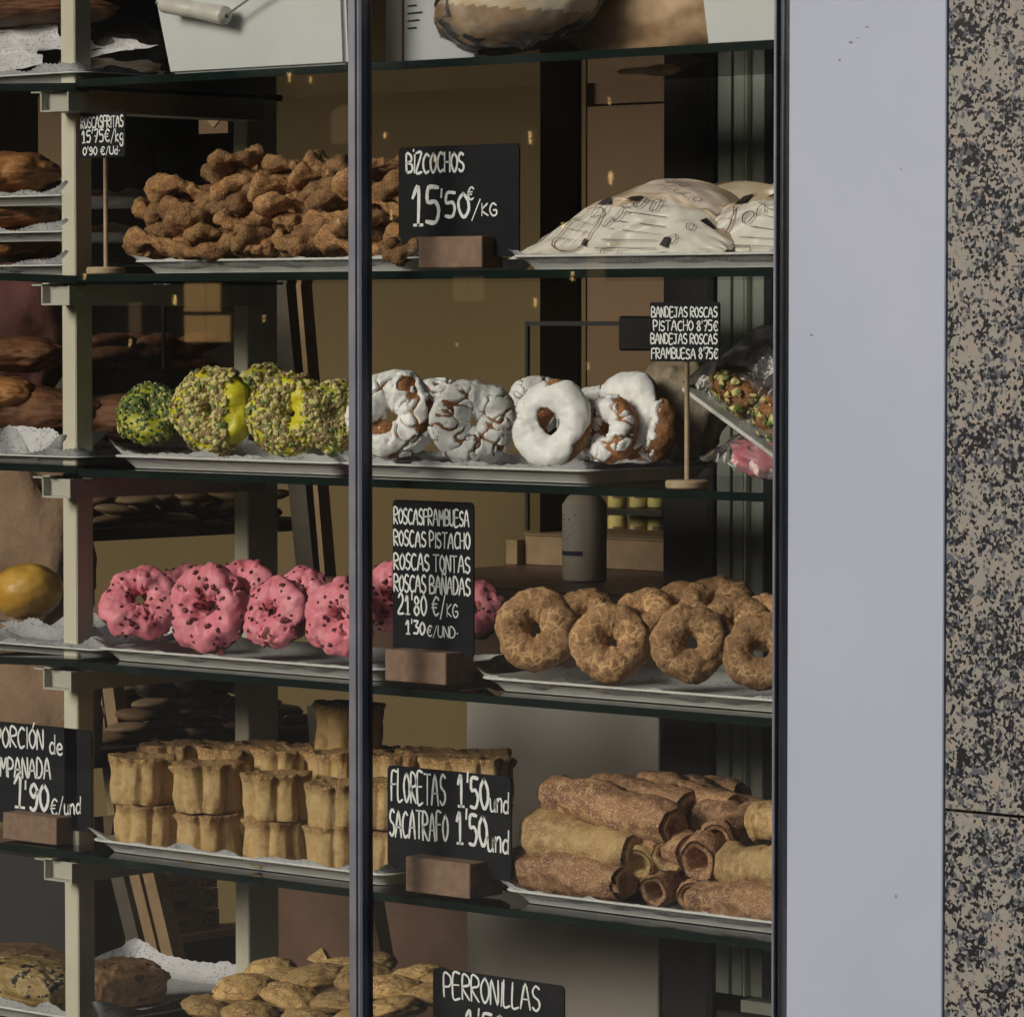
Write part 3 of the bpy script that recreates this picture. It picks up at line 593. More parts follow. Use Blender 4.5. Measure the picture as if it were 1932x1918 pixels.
# charcoal column and glazed side door
cl = thing('door_column', 'charcoal door frame column behind the right end of the shelves', 'column', (0, 0, 0))
xc0, xc1 = col(1250, .62), col(1336, .62)
boxo('face', M_DARKCOL, xc0, xc1, .62, .80, .02, 2.75, cl, .002); boxo('seal', M_BLACKM, xc1+.0005, col(1350, .62), .615, .80, .02, 2.75, cl, .002)
gd = thing('side_door', 'glazed side door with grey green metal edges seen at the right end', 'door', (0, 0, 0))
zb = at(1400, 1880, .60)[2]
for nm, xa, xb, Y, mt in (('stile', 1352, 1377, .60, M_GREENG), ('seal', 1377.5, 1381.5, .61, M_BLACKM), ('stile', 1382, 1402, .60, M_GREENG), ('bright_edge', 1403, 1407.5, .594, M_BRIGHTP), ('stile', 1408, 1440, .605, M_GREENG), ('seal', 1441, 1456, .60, M_BLACKM), ('stile', 1457, 1475, .60, M_GREENG)):
    boxo(nm, mt, col(xa, Y), col(xb, Y), Y, Y+.03, zb+.002, 2.7, gd, .001)
boxo('bottom_rail', M_DARKCOL, col(1352, .58), col(1480, .58), .58, .66, .02, zb-.02, gd, .003); boxo('threshold', M_BRIGHTP, col(1400, .585), col(1480, .585), .585, .65, zb-.0195, zb-.001, gd)
# cream counter front and brown counter
YC = .92
ct = thing('shop_counter', 'brown wooden counter with cream front behind the cinnamon rings', 'counter', (0, 0, 0))
zt = at(1000, 1112, YC)[2]
boxo('worktop', M_COUNTER, at(600, 1110, YC)[0], at(1262, 1110, YC)[0], YC, YC+.75, zt-.03, zt, ct, .003)
boxo('apron', M_COUNTER, at(600, 1150, YC)[0]+.01, at(1262, 1110, YC)[0]-.002, YC+.02, YC+.06, at(1000, 1310, YC)[2], zt-.031, ct)
boxo('front', M_CREAMB, at(887, 1600, YC)[0], at(1250, 1600, YC)[0], YC-.01, YC+.015, .05, at(1000, 1300, YC)[2], ct, .002)
boxo('side', M_COUNTER, at(500, 1600, YC+.15)[0], at(884, 1600, YC+.1)[0], YC+.10, YC+.14, .05, at(700, 1690, YC+.1)[2], ct)
# sanitiser bottle
p = at(1103, 1078, 1.15); bt = thing('pump_bottle', 'large translucent bottle with a blue and white label on the counter', 'bottle', (p[0], 1.15, zt+.001))
k = 1/pxm(p[0], 1.15); hb = 170*k; rb = 42*k
obj('body', B().lathe([(rb*.92, 0), (rb, .004), (rb, hb*.85), (rb*.8, hb*.93), (rb*.4, hb)], 28).me('body', [M_BOTTLE], True), bt)
obj('pump', B().lathe([(rb*.42, hb+.001), (rb*.42, hb+.02), (rb*.15, hb+.022), (rb*.15, hb+.06)], 16).me('pump', [M_BLACKM], True), bt)
def cylfn(r): return lambda u, v, off: (math.sin(u/r-.85)*(r+off)*1.0, -math.cos(u/r-.85)*(r+off), v)
cf = cylfn(rb+.0004); V = [cf(u, v, 0) for v in (hb*.27, hb*.86) for u in np.linspace(0, rb*1.5, 10)]; obj('label', mesh('label', V, [(i, i+1, 11+i, 10+i) for i in range(9)], [M_CREAMB]), bt)
V = [cf(u, v, .0006) for v in (hb*.29, hb*.34) for u in np.linspace(0, rb*1.5, 10)]; obj('label_band', mesh('label_band', V, [(i, i+1, 11+i, 10+i) for i in range(9)], [M_NAVY]), bt)
b = B()
for i, (v, w) in enumerate(((.74, .9), (.69, .55), (.63, .8), (.60, .7), (.55, .8), (.52, .6), (.47, .5))): ribbons(b, [[(rb*.35, hb*v), (rb*(.35+w*.9), hb*v)]], cf, .0035 if i < 2 else .0016, .0009, smooth=False)
obj('label_print', b.me('label_print', [M_NAVY]), bt)
# wooden box, black framed case and jars
p = at(968, 1080, 1.45); wb = thing('wooden_display_box', 'pale wooden tray box under the jars on the counter', 'box', (p[0], 1.45, zt+.001))
q = at(1262, 1080, 1.45)[0]-p[0]; hz = at(1100, 1012, 1.45)[2]-zt; boxo('front_board', M_BEECH, .03, q, 0, .015, 0, hz*.95, wb, .001); boxo('side_board', M_BEECH, 0, .028, -.02, .25, 0, hz*.8, wb, .001); boxo('rim', M_BEECH, .03, q, -.004, .25, hz*.955, hz, wb, .001)
cs = thing('display_case', 'black edged glass case standing on the counter behind the rings', 'display case', (0, 0, 0))
Yk = 1.5; x0 = at(990, 800, Yk)[0]; x1 = at(1262, 800, Yk)[0]; z1 = at(1000, 615, Yk)[2]
boxo('edge_bar', M_BLACKM, x0, x0+.007, Yk, Yk+.007, zt+hz+.003, z1, cs); boxo('edge_bar', M_BLACKM, x0, x1, Yk, Yk+.008, z1+.0005, z1+.009, cs)
obj('case_pane', mesh('case_pane', [(x0+.007, Yk+.004, zt+hz+.004), (x1, Yk+.004, zt+hz+.004), (x1, Yk+.004, z1), (x0+.007, Yk+.004, z1)], [(0, 1, 2, 3)], [M_JAR], False), cs)
pbox('black_scale', M_BLACKM, 1165, 1262, 596, 662, 1.3, .15, None, .004); tag(bpy.data.objects['black_scale'], 'small black box hanging behind the price sign on the right', 'box')
jn = 0
for zrow, (ya, yb) in enumerate(((968, 1018), (925, 957))):
    for x in (1165, 1206, 1240):
        p = at(x, yb, 1.75); kk = 1/pxm(p[0], 1.75); r_ = 18.5*kk; hj = 52*kk; jn += 1
        j = thing('honey_jar', 'yellow labelled jar in the %s row, %s from the left' % (('lower', 'upper')[zrow], WORDS[(jn-1) % 3]), 'jar', (p[0], 1.75, p[2]), group='jars in the small rack')
        obj('glass', B().lathe([(r_*.9, 0), (r_, .003), (r_, hj*.82), (r_*.8, hj*.9)], 20).me('glass', [M_LABELY], True), j); obj('lid', B().lathe([(r_*.85, hj*.9+.0005), (r_*.85, hj)], 20).me('lid', [M_BLACKM]), j)
        obj('label_mark', mesh('label_mark', [((r_+.0006)*math.sin(a), -(r_+.0006)*math.cos(a), z) for z in (hj*.35, hj*.5) for a in (.2, .5, .8, 1.1)], [(0, 1, 5, 4), (1, 2, 6, 5), (2, 3, 7, 6)], [M_INKB]), j)
    q0 = at(1145, yb, 1.7); q1 = at(1262, yb, 1.7); tag(boxo('jar_rack_board', M_BLACKM, q0[0], q1[0], 1.68, 1.9, q0[2]-.012, q0[2]-.001), ('thin black rack board under the lower yellow jars', 'thin black rack board under the upper yellow jars')[zrow], 'shelf')
# wooden bread stand
st = thing('bread_stand', 'tall wooden stand with slanted legs holding loaves behind the shelves', 'stand', (0, 0, 0))
YS = 1.25
def plank(x0, y0, x1, y1, wpx, Y, mat, nm='leg', d=.03):
    p, q = at(x0, y0, Y), at(x1, y1, Y); w = wpx/pxm(p[0], Y)/math.cos(YAW); obj(nm, B().beam(p, q, w, d).me(nm, [mat]), st)
plank(532, 520, 590, 1115, 34, YS, M_GREYWOOD); plank(572, 520, 622, 1115, 9, YS-.02, M_BEECH)
plank(188, 1240, 232, 1640, 15, YS-.1, M_BEECH); plank(206, 1240, 262, 1640, 22, YS-.13, M_BEECH); plank(600, 1330, 628, 1720, 22, YS, M_GREYWOOD)
plank(229, 1640, 272, 1815, 26, YS-.3, M_GREYWOOD); plank(262, 1640, 305, 1815, 20, YS-.35, M_BEECH); plank(289, 1640, 332, 1820, 22, YS-.38, M_BEECH)
plank(694, 1660, 722, 1825, 26, .75, M_BEECH)
XS = at(190, 900, 1.0)[0]
def ysolve(px, X):
    """depth at which the plane X = const is seen in picture column px"""
    lo, hi = .0, 6.0
    for _ in range(40):
        m = (lo+hi)/2
        if at(px, 959, m)[0] > X: lo = m
        else: hi = m
    return (lo+hi)/2
def sboard(xl, xr, ytop, ybot, mat=M_GREYWOOD):
    """a shelf board whose long side faces right and runs away into the shop"""
    Ya, Yb2 = ysolve(xl, XS), ysolve(xr, XS); zt_ = at((xl+xr)/2, ytop, (Ya+Yb2)/2)[2]; zb_ = at((xl+xr)/2, ybot, (Ya+Yb2)/2)[2]; boxo('shelf_board', mat, XS-.34, XS, Ya, Yb2, zb_, zt_, st, .002); return zt_
zs = [sboard(150, 560, 702, 742), sboard(150, 612, 988, 1010), sboard(150, 640, 1392, 1425)]
MB = [blob_mesh('roll', M_DCRUST, .055, .03, .016, 3, .12, 2.5, 20, 10), blob_mesh('roll', M_DCRUST, .05, .03, .018, 5, .15, 2.8, 20, 10)]
M_TOAST0 = simple('dull_biscuit', (.17, .11, .06), (.24, .16, .09), 20, .7, bump=.4, bscale=90)
M_TOAST1 = simple('brown_biscuit', (.12, .065, .03), (.17, .10, .05), 20, .7, bump=.4, bscale=90)
MC = [blob_mesh('biscuit', M_TOAST0, .045, .028, .011, 4, .1, 2.5, 20, 10), blob_mesh('biscuit', M_TOAST1, .042, .027, .012, 6, .12, 2.5, 20, 10)]
def heap(me, xl, xr, Y, dep, z, rows, stepx, stepz, nm, lab, cat, grp, cover=1.0, seed=3):
    g = np.random.default_rng(seed)
    for r_ in range(rows):
        for d_ in range(2):
            y = ysolve(xl, XS)+g.uniform(0, .03)+r_*.035*cover; ye = ysolve(xr, XS)-r_*.02; n_ = 0
            while y < ye:
                o = obj(nm, me[g.integers(len(me))], None, (XS-.05-d_*.11+g.uniform(-.02, .02), y, z+.012+r_*stepz+g.uniform(-.003, .003)), (g.uniform(-.2, .2), g.uniform(-.15, .15), 1.57+g.uniform(-.9, .5))); tag(o, lab+', %s along the %s layer, %s' % (WORDS[min(n_, 19)], WORDS[r_], ('right side', 'left side')[d_]), cat, grp); y += stepx*g.uniform(.85, 1.2); n_ += 1
heap(MB, 190, 435, YS, .35, zs[0], 3, .10, .024, 'small_loaf', 'dark brown little loaf on the top stand board', 'loaf', 'dark little loaves on the top board of the stand')
heap(MC, 215, 560, YS, .35, zs[1], 3, .085, .019, 'flat_biscuit', 'flat brown biscuit on the middle stand board', 'biscuit', 'flat biscuits on the middle board of the stand', seed=5)
heap(MC, 232, 610, YS, .35, zs[2], 5, .085, .020, 'almond_biscuit', 'oval pale biscuit on the lower stand board', 'biscuit', 'oval biscuits on the lower board of the stand', seed=8)
M_DARKC = simple('dark_chocolate', (.02, .013, .01), (.035, .022, .015), 40, .5)
MD = [blob_mesh('choc', M_DARKC, .035, .03, .022, 7, .15, 2.5, 18, 10)]
heap(MD, 300, 560, YS, .35, zs[2]+.095, 2, .062, .03, 'chocolate_ball', 'dark chocolate lump on the oval biscuits', 'sweet', 'dark chocolate lumps on the stand', seed=9)
# wooden crates on a pale board
tb = thing('pale_side_table', 'pale wooden side table carrying small wooden crates', 'table', (0, 0, 0))
YT = .95; XT = at(284, 1780, YT)[0]; zq = at(284, 1772, YT)[2]; YTe = ysolve(880, XT)
boxo('tabletop', M_CRATE, XT-.07, XT, YT, YTe, zq-.016, zq, tb, .002)
boxo('side_panel', M_COUNTER, XT-.06, XT-.03, YT+.02, YTe-.01, .02, zq-.017, tb)
for i, (xl, xr, dz) in enumerate(((277, 412, 0), (279, 410, 1), (276, 408, 2), (512, 690, 0))):
    Y0c, Y1c = ysolve(max(xl, 286), XT-.012), ysolve(xr, XT-.012); hz2 = .037 if i < 3 else .044; z0 = zq+.001+dz*(hz2+.002); w = Y1c-Y0c
    c = thing('wooden_crate', ('lowest crate of the stack of three behind the left post', 'middle crate of the stack of three', 'topmost crate of the stack of three', 'speckled low crate right of the rear post')[i], 'crate', (XT-.012, Y0c, z0), group='small wooden crates')
    boxo('side_slat', M_CRATE, -.008, 0, 0, w*.70, 0, hz2, c, .001); boxo('end_slat', M_CRATE, -.008, 0, w*.705, w, 0, hz2, c, .001); boxo('crate_body', M_CRATE, -.06, -.009, .004, w-.004, .0, hz2-.002, c)
    b = B(); fnn = lambda u, v, off: (off, u, v); ribbons(b, [[(w*.2, hz2*.5), (w*.3, hz2*.55), (w*.42, hz2*.5), (w*.52, hz2*.56)], [(w*.2, hz2*.38), (w*.5, hz2*.40)], [(w*.76, hz2*.25), (w*.78, hz2*.8), (w*.92, hz2*.8), (w*.92, hz2*.25), (w*.76, hz2*.25)], [(w*.8, hz2*.7), (w*.86, hz2*.35), (w*.9, hz2*.7)]], fnn, .0026, .0008)
    obj('printing', b.me('printing', [M_INKB]), c)
# brown paper sacks and maroon cloth at the far left
for i, (x, y, sx, sz, m, lab, nm, cat) in enumerate(((40, 1010, .17, .22, M_KRAFT, 'brown paper sack behind the yellow bun', 'paper_sack', 'sack'), (60, 1330, .16, .20, M_KRAFT, 'creased brown paper sack behind the empanada sign', 'paper_sack', 'sack'), (25, 590, .14, .16, M_MAROON, 'dark maroon cloth bag behind the upper left loaves', 'cloth_bag', 'bag'))):
    p = at(x, y, .75); o = obj(nm, blob_mesh(nm, m, sx, .09, sz, 11+i, .16, 1.8, 48, 30, o=4), None, p); tag(o, lab, cat)
# date sign and odd fittings deeper in the shop
ds = thing('date_sign', 'tiny black number sign on a thin stem behind the pistachio rings', 'sign', tuple(at(306, 545, .95)))
k = 1/pxm(ds.location[0], .95); boxo('board', M_BLACKM, -27*k, 27*k, 0, .006, -18*k, 18*k, ds, .001); boxo('stem', M_BLACKM, -.003, .003, .001, .005, -150*k, -18*k-.0002, ds)
lettering([('24-20', -22*k, -9*k, 44*k, 18*k, .003)], lambda u, v, off: (u, -off, v), 'lettering', M_BRACKET, ds)
for i, (x, y, w, h, Y, m, lab) in enumerate(((585, 620, 60, 420, 2.1, M_DARKW, ''), (70, 240, 50, 160, 1.9, M_BROWNW, ''))): pass
tag(pbox('wall_board', M_BROWNW, 72, 116, 170, 340, 1.8, .02), 'narrow brown board on the wall behind the upper left post', 'board')
tag(pbox('hanging_card', M_BROWNW, 375, 430, 222, 252, 1.6, .01), 'small brown card hanging behind the rear post', 'card')
fl = thing('paper_garland', 'pale triangular pennant with round paper rings under the top shelf', 'garland', tuple(at(405, 205, 1.3)))
k = 1/pxm(fl.location[0], 1.3)
obj('pennant', mesh('pennant', [(-40*k, 0, -6*k), (32*k, 0, -6*k), (-4*k, 0, -36*k), (-40*k, .004, -6*k), (32*k, .004, -6*k), (-4*k, .004, -36*k)], [(0, 2, 1), (3, 4, 5), (0, 1, 4, 3), (1, 2, 5, 4), (2, 0, 3, 5)], [M_BEECH], False), fl)
for xx in (62, 108): obj('paper_ring', B().tube([((xx+17*math.cos(a))*k, 0, (-4-18*abs(math.sin(a)))*k) for a in np.linspace(0, math.pi, 12)], 2.2*k, 6).me('paper_ring', [M_GREYWOOD]), fl)

# ------------------------------------------------------------------ the display rack: posts, brackets, glass shelves
rk = thing('display_rack', 'cream metal rack with six glass shelves in the shop window', 'shelf rack', (0, 0, 0))
YF = .055; px0 = col(122.5, YF); px1 = col(149, YF)
Xp0 = col(131, YF); wpost = px1-px0; xa, xb = at(131, 959, YF)[0]-wpost*.5, at(131, 959, YF)[0]+wpost*.5
boxo('post', M_POST, xa, xb, YF, YF+.036, .02, 2.7, rk, .002)
Yb = .20
for _ in range(40): Yb += (449-449+ (xa-at(439, 959, Yb)[0])*-1.0)*.9 if False else 0
# the rear post stands right behind the front one: find its depth from where it is seen
lo, hi = .1, 1.2
for _ in range(40):
    md = (lo+hi)/2
    if at(441, 959, md)[0] > xa: lo = md
    else: hi = md
Yb = (lo+hi)/2
boxo('post', M_POST, xa, xb, Yb, Yb+.07, .02, 2.7, rk, .002)
DEP = Yb+.02
bx0, bx1 = at(78, 600, .004)[0], at(131, 600, .004)[0]
for k_, z in enumerate(ZT):
    zt_ = z-.0135
    b = B(); hgt = .034; th = .003
    # channel with turned out lips, cut round the posts by starting in front of them
    b.box(bx0, bx0+th, .004, Yb-.002, zt_-hgt, zt_-.004, 0); b.box(bx1-th, bx1, .004, Yb-.002, zt_-hgt, zt_-.004, 0); b.box(bx0+th, bx1-th, .0045, Yb-.0025, zt_-hgt, zt_-hgt+th, 0)
    b.box(bx0-.022, bx0+.001, .004, Yb-.002, zt_-.0038, zt_-.0012, 0); b.box(bx1-.001, bx1+.022, .03, Yb-.002, zt_-.0038, zt_-.0012, 0); b.box(bx0+th, bx1-th, .018, .021, zt_-hgt+th, zt_-.0045, 0)
    obj('bracket', b.me('bracket', [M_BRACKET]), rk)
    b = B(); b.box(bx0+.004, bx0+.02, .002, .03, zt_-.001, zt_+.0006, 0); obj('rubber_pad', b.me('rubber_pad', [M_POST]), rk)
def shelf_glass(x0, x1, z0, z1, nm='glass_shelf'):
    """z0, z1: height of the top at the left and right end"""
    t = .0118; y0, y1 = 0.0, DEP
    V = [(x0, y0, z0-t), (x1, y0, z1-t), (x1, y0, z1), (x0, y0, z0), (x0, y1, z0-t), (x1, y1, z1-t), (x1, y1, z1), (x0, y1, z0)]
    me = mesh(nm, V, [(0, 1, 2, 3), (5, 4, 7, 6), (1, 5, 6, 2), (4, 0, 3, 7), (3, 2, 6, 7), (4, 5, 1, 0)], [M_EDGE, M_SHELF], False, [0, 0, 0, 0, 1, 1]); return obj(nm, me, rk)
xsplit = at(150, 600, 0)[0]; xend = at(1462, 600, 0)[0]
left_y = [(153.6, 156), (513, 520), (872, 878), (1229, 1225), (1584, 1602), None]
for k_, z in enumerate(ZT):
    shelf_glass(xsplit-.006, xend+.02, z, z)
    if left_y[k_]:
        a, c = left_y[k_]; za = at(0, a, 0)[2]; zc_ = at(150, c, 0)[2]; X0 = at(0, 600, 0)[0]; sl_ = (zc_-za)/(xsplit-X0); sl_ = max(-.03, min(.03, sl_)); zc_ = min(zc_, z+.004)
        xl_ = at(-120, 600, 0)[0]; xe_ = xsplit-.0075
        shelf_glass(xl_, xe_, zc_-sl_*(xsplit-xl_), zc_)
    else: shelf_glass(at(-120, 600, 0)[0], xsplit-.0075, z, z)

# ------------------------------------------------------------------ trays and papers
def rrect(hx, hy, r, n=6):
    pts = []
    for cx, cy, a0 in ((hx-r, hy-r, 0), (-hx+r, hy-r, 90), (-hx+r, -hy+r, 180), (hx-r, -hy+r, 270)):
        for i in range(n+1): a = R(a0+90*i/n); pts.append((cx+r*math.cos(a), cy+r*math.sin(a), i/n))
    return pts
def tray(name, label, x0, x1, y0, y1, z, h=.016, mat=M_TRAY, rz=0, group='white card trays', seed=0):
    """a card tray: flat base, flared ribbed sides, rolled lip, pleated corners"""
    hx, hy = (x1-x0)/2, (y1-y0)/2; prof = [(-.024, .0006), (-.0235, .0014), (-.014, h*.55), (-.0125, h*.60), (-.006, h*.95), (-.004, h), (.0, h*.99), (.002, h*.90), (.0, h*.82)]
    rings = []
    for d, zz in prof:
        ring = []
        pts = rrect(hx+d, hy+d, .03+d*.5, 12)
        for i, (x, y, c) in enumerate(pts):
            pl = .0011*math.sin(c*math.pi*12)*(1 if 0 < c < 1 else 0)*(zz/h); ring.append((x*(1+pl*3), y*(1+pl*3), zz+pl*.6))
        rings.append(ring)
    n = len(rings[0]); V = [p for r_ in rings for p in r_]; F = []
    for i in range(len(rings)-1):
        for j in range(n): k = (j+1) % n; F.append((i*n+j, i*n+k, (i+1)*n+k, (i+1)*n+j))
    F.append(tuple(range(n)))
    o = obj(name, mesh(name, V, F, [mat]), None, ((x0+x1)/2, (y0+y1)/2, z), (0, 0, rz)); tag(o, label, 'tray', group); return o
def liner(label, x0, x1, y0, y1, z, seed=1, lift=.014, rz=0, wave=.006, over=.004):
    """printed paper lying in a tray with its scalloped rim turned up over the sides"""
    nu, nv = 70, 34; u = np.linspace(-1, 1, nu); v = np.linspace(-1, 1, nv); U, Vv = np.meshgrid(u, v, indexing='ij'); hx, hy = (x1-x0)/2+over, (y1-y0)/2+over
    X = U*hx; Y = Vv*hy; dx = (1-np.abs(U))*hx; dy = (1-np.abs(Vv))*hy; d = np.minimum(dx, dy); e = np.clip(1-d/.030, 0, 1)
    Z = .0022+e**1.3*(lift+.004)+wave*e*fbm(np.stack([X*14+seed*5, Y*14, 0*X], -1), 2)+.0012*np.sin((X+Y)*600)*(e > .85)
    cor = np.clip(1-dx/.05, 0, 1)*np.clip(1-dy/.05, 0, 1); Z = Z+cor*.012
    o = obj('paper_liner', mesh('paper_liner', np.stack([X, Y, Z], -1).reshape(-1, 3), gridF(nu, nv, False, False), [M_PAPER]), None, ((x0+x1)/2, (y0+y1)/2, z), (0, 0, rz)); tag(o, label, 'paper', 'printed paper liners'); return o
def trayset(xl, xr, k, y0, y1, lab, lin=None, seed=1, h=.021, lift=.014, wave=.006):
    z = ZT[k]+.0008; X0 = atx(xl, y0, z+h); X1 = atx(xr, y0, z+h)
    tray('card_tray', lab, X0, X1, y0, y1, z, h)
    if lin: liner(lin, X0+.004, X1-.004, y0+.004, y1-.004, z, seed, lift, wave=wave)
    return X0, X1
trayset(243, 782, 1, .035, .33, 'long silvery card tray under the fried brown rings', 'paper sheet under the fried brown rings', 1)
trayset(955, 1500, 1, .035, .33, 'white card tray under the plastic bags of biscuits', 'paper sheet under the plastic bags', 2, wave=.003)
trayset(205, 640, 2, .03, .32, 'card tray carrying the pistachio rings', 'speckled paper under the pistachio rings', 3, lift=.020, wave=.012)
trayset(632, 1110, 2, .035, .33, 'card tray carrying the white iced rings', 'speckled paper under the white iced rings', 4, lift=.019)
trayset(175, 716, 3, .03, .32, 'ribbed card tray under the pink rings', 'speckled paper under the pink rings', 5)
trayset(897, 1500, 3, .035, .33, 'ribbed card tray under the cinnamon rings', 'pale paper under the cinnamon rings', 6, wave=.008)
trayset(165, 728, 4, .03, .33, 'card tray under the flower shaped wafers', 'paper under the flower shaped wafers', 7, lift=.018, wave=.010)
trayset(943, 1500, 4, .035, .34, 'card tray under the sugared rolls', 'paper under the sugared rolls', 8)
trayset(330, 1100, 5, .06, .36, 'card tray under the round golden biscuits at the bottom', 'paper under the round golden biscuits', 9, lift=.02, wave=.012)

# ------------------------------------------------------------------ chalk signs
def sign_board(label, xl, xr, yt, yb, Y, lines, bl=None, blw=None, rad=.008, face=0, z_tilt=0):
    """black board lettered in chalk; lines in board fractions: text, left, baseline from top, width, height, stroke px"""
    pl = at(xl, (yt+yb)/2, Y); pr = at(xr, (yt+yb)/2, Y); xm = (xl+xr)/2; zt_ = at(xm, yt, Y)[2]; zb_ = at(xm, yb, Y)[2]; w = pr[0]-pl[0]; h = zt_-zb_
    t = thing('chalk_sign', label, 'sign', (pl[0], Y, zb_), group='black chalk signs')
    pts = rrect(w/2, h/2, rad, 5); n = len(pts); V = [(x+w/2, 0, y+h/2) for x, y, _ in pts]+[(x+w/2, .003, y+h/2) for x, y, _ in pts]
    F = [tuple(range(n)), tuple(range(n, 2*n))[::-1]]+[(i, n+i, n+(i+1) % n, (i+1) % n) for i in range(n)]
    obj('board', mesh('board', V, F, [M_SLATE], False), t)
    px = .80/(pxm(pl[0], Y)*math.cos(YAW))
    lettering([(s, u*w, h*(1-v), ww*w, hh*h, wd*px) + ((sl,) if sl else ()) for (s, u, v, ww, hh, wd, sl) in [(q+(0,))[:7] for q in lines]], lambda u, v, off: (u, -off, v), 'lettering', M_CHALK, t)
    if bl:
        xl2, xr2, yt2, yb2, Y2 = bl; a = at(xl2, (yt2+yb2)/2, Y2); c = at(xr2, (yt2+yb2)/2, Y2); z1 = at((xl2+xr2)/2, yt2, Y2)[2]; z0 = at((xl2+xr2)/2, yb2, Y2)[2]; dd = blw
        obj('wood_block', B().box(a[0]-pl[0], c[0]-pl[0], Y2-Y, Y2-Y+dd, z0-zb_, z1-zb_, 0, .0012).me('wood_block', [M_BLOCKWOOD]), t)
    return t
sign_board('chalk sign reading BIZCOCHOS with its price, above the middle of the window', 752, 979, 274, 485, .055, [('BI*ZCOCHOS', .07, .235, .48, .165, 4.6), ('15', .12, .70, .22, .33, 7.5), ("'50", .35, .64, .24, .22, 6), ('\u20ac', .58, .49, .05, .11, 3.2), ('/', .62, .66, .06, .16, 3.2), ('KG', .70, .635, .12, .105, 3.2)], (789, 909, 446, 505, .03), .045)
sign_board('tall chalk sign listing four kinds of roscas, between pink and cinnamon rings', 741, 893, 945, 1235, .055, [('ROSCASFRAMBUESA', .02, .155, .93, .10, 3.4), ('ROSCAS PISTACHO', .02, .30, .94, .10, 3.4), ('ROSCAS TONTAS', .02, .455, .94, .105, 3.6), ('ROSCAS BAN~ADAS', .02, .60, .94, .11, 3.6), ("21'80 \u20ac/", .07, .745, .58, .125, 4), ('KG', .68, .745, .13, .08, 2.6), ("1'30", .17, .872, .23, .085, 4), ('\u20ac/UND.', .43, .88, .38, .07, 2.6)], (726, 841, 1228, 1288, .02), .06)
sign_board('chalk sign reading FLORETAS and SACATRAFO, beside the sugared rolls', 731, 964, 1454, 1648, .05, [('FLORETAS', .035, .34, .44, .29, 4.4), ("1'50", .58, .33, .24, .30, 6), ('und', .84, .35, .14, .20, 3.6), ('SACATRAFO', .02, .69, .475, .26, 4.4), ("1'50", .57, .69, .24, .30, 6), ('und', .82, .735, .16, .22, 4.2)], (765, 886, 1622, 1688, .015), .07)
sign_board('chalk sign reading PERRONILLAS at the bottom edge of the picture', 817, 1064, 1842, 2045, .035, [('PERRONILLAS', .09, .26, .73, .225, 4.0), ("1'50", .26, .55, .30, .20, 5.5)], (860, 980, 1985, 2050, .0), .06)
sign_board('chalk sign reading PORCI\u00d3N de EMPANADA at the left edge', -62, 172, 1366, 1556, .055, [('PORCIO^N', .235, .25, .385, .19, 4.2, .03), ('de', .675, .27, .10, .18, 4), ('EMPANADA', .225, .545, .455, .19, 4.2, .03), ('1', .385, .83, .08, .33, 6.5), ("'90", .475, .84, .185, .25, 6.5), ('\u20ac/und', .68, .87, .235, .16, 3.4, .1)], (5, 106, 1537, 1588, .02), .05)
def stick_sign(label, xl, xr, yt, yb, xs, zshelf, Y, lines, basew):
    pl = at(xl, (yt+yb)/2, Y); pr = at(xr, (yt+yb)/2, Y); zt_ = at((xl+xr)/2, yt, Y)[2]; zb_ = at((xl+xr)/2, yb, Y)[2]; w = pr[0]-pl[0]; h = zt_-zb_
    Xs = at(xs, (yb+yb+200)/2, Y)[0]
    t = thing('stick_sign', label, 'sign', (Xs, Y, zshelf), group='small chalk signs on wooden sticks')
    ox = pl[0]-Xs; oz = zb_-zshelf
    pts = rrect(w/2, h/2, .004, 4); n = len(pts); V = [(x+w/2+ox, 0, y+h/2+oz) for x, y, _ in pts]+[(x+w/2+ox, .0025, y+h/2+oz) for x, y, _ in pts]
    obj('board', mesh('board', V, [tuple(range(n)), tuple(range(n, 2*n))[::-1]]+[(i, n+i, n+(i+1) % n, (i+1) % n) for i in range(n)], [M_SLATE], False), t)
    px = .80/(pxm(pl[0], Y)*math.cos(YAW))
    lettering([(s, u*w, h*(1-v), ww*w, hh*h, wd*px) for (s, u, v, ww, hh, wd) in lines], lambda u, v, off: (ox+u, -off, oz+v), 'lettering', M_CHALK, t)
    rb_ = basew/2/pxm(Xs, Y)
    obj('stick', B().tube([(0, .006, .008), (0, .006, oz+.012)], .0035, 10).me('stick', [M_DOWEL], True), t)
    obj('base', B().lathe([(rb_*.96, 0), (rb_, .0015), (rb_, .0085), (rb_*.93, .011), (rb_*.2, .0113)], 32, (0, .006, 0)).me('base', [M_DOWEL]), t); return t
stick_sign("small chalk sign on a stick reading ROSCAS FRITAS beside the front post", 150, 236, 212, 297, 194, ZT[1]+.0008, .05, [('ROSCASFRITAS', .04, .34, .92, .25, 3), ("15'75\u20ac/kg", .06, .66, .90, .26, 3), ("0'90 \u20ac/Ud.", .08, .94, .80, .17, 2.6)], 74)
stick_sign("small chalk sign on a stick reading BANDEJAS ROSCAS before the wrapped trays", 1226, 1357, 570, 682, 1291, ZT[2]+.0008, .035, [('BANDEJAS ROSCAS', .03, .25, .94, .165, 2.7), ("PISTACHO 8'75\u20ac", .06, .48, .92, .165, 2.7), ('BANDEJAS ROSCAS', .02, .70, .95, .165, 2.7), ("FRAMBUESA 8'75\u20ac", .03, .95, .95, .17, 2.7)], 82)

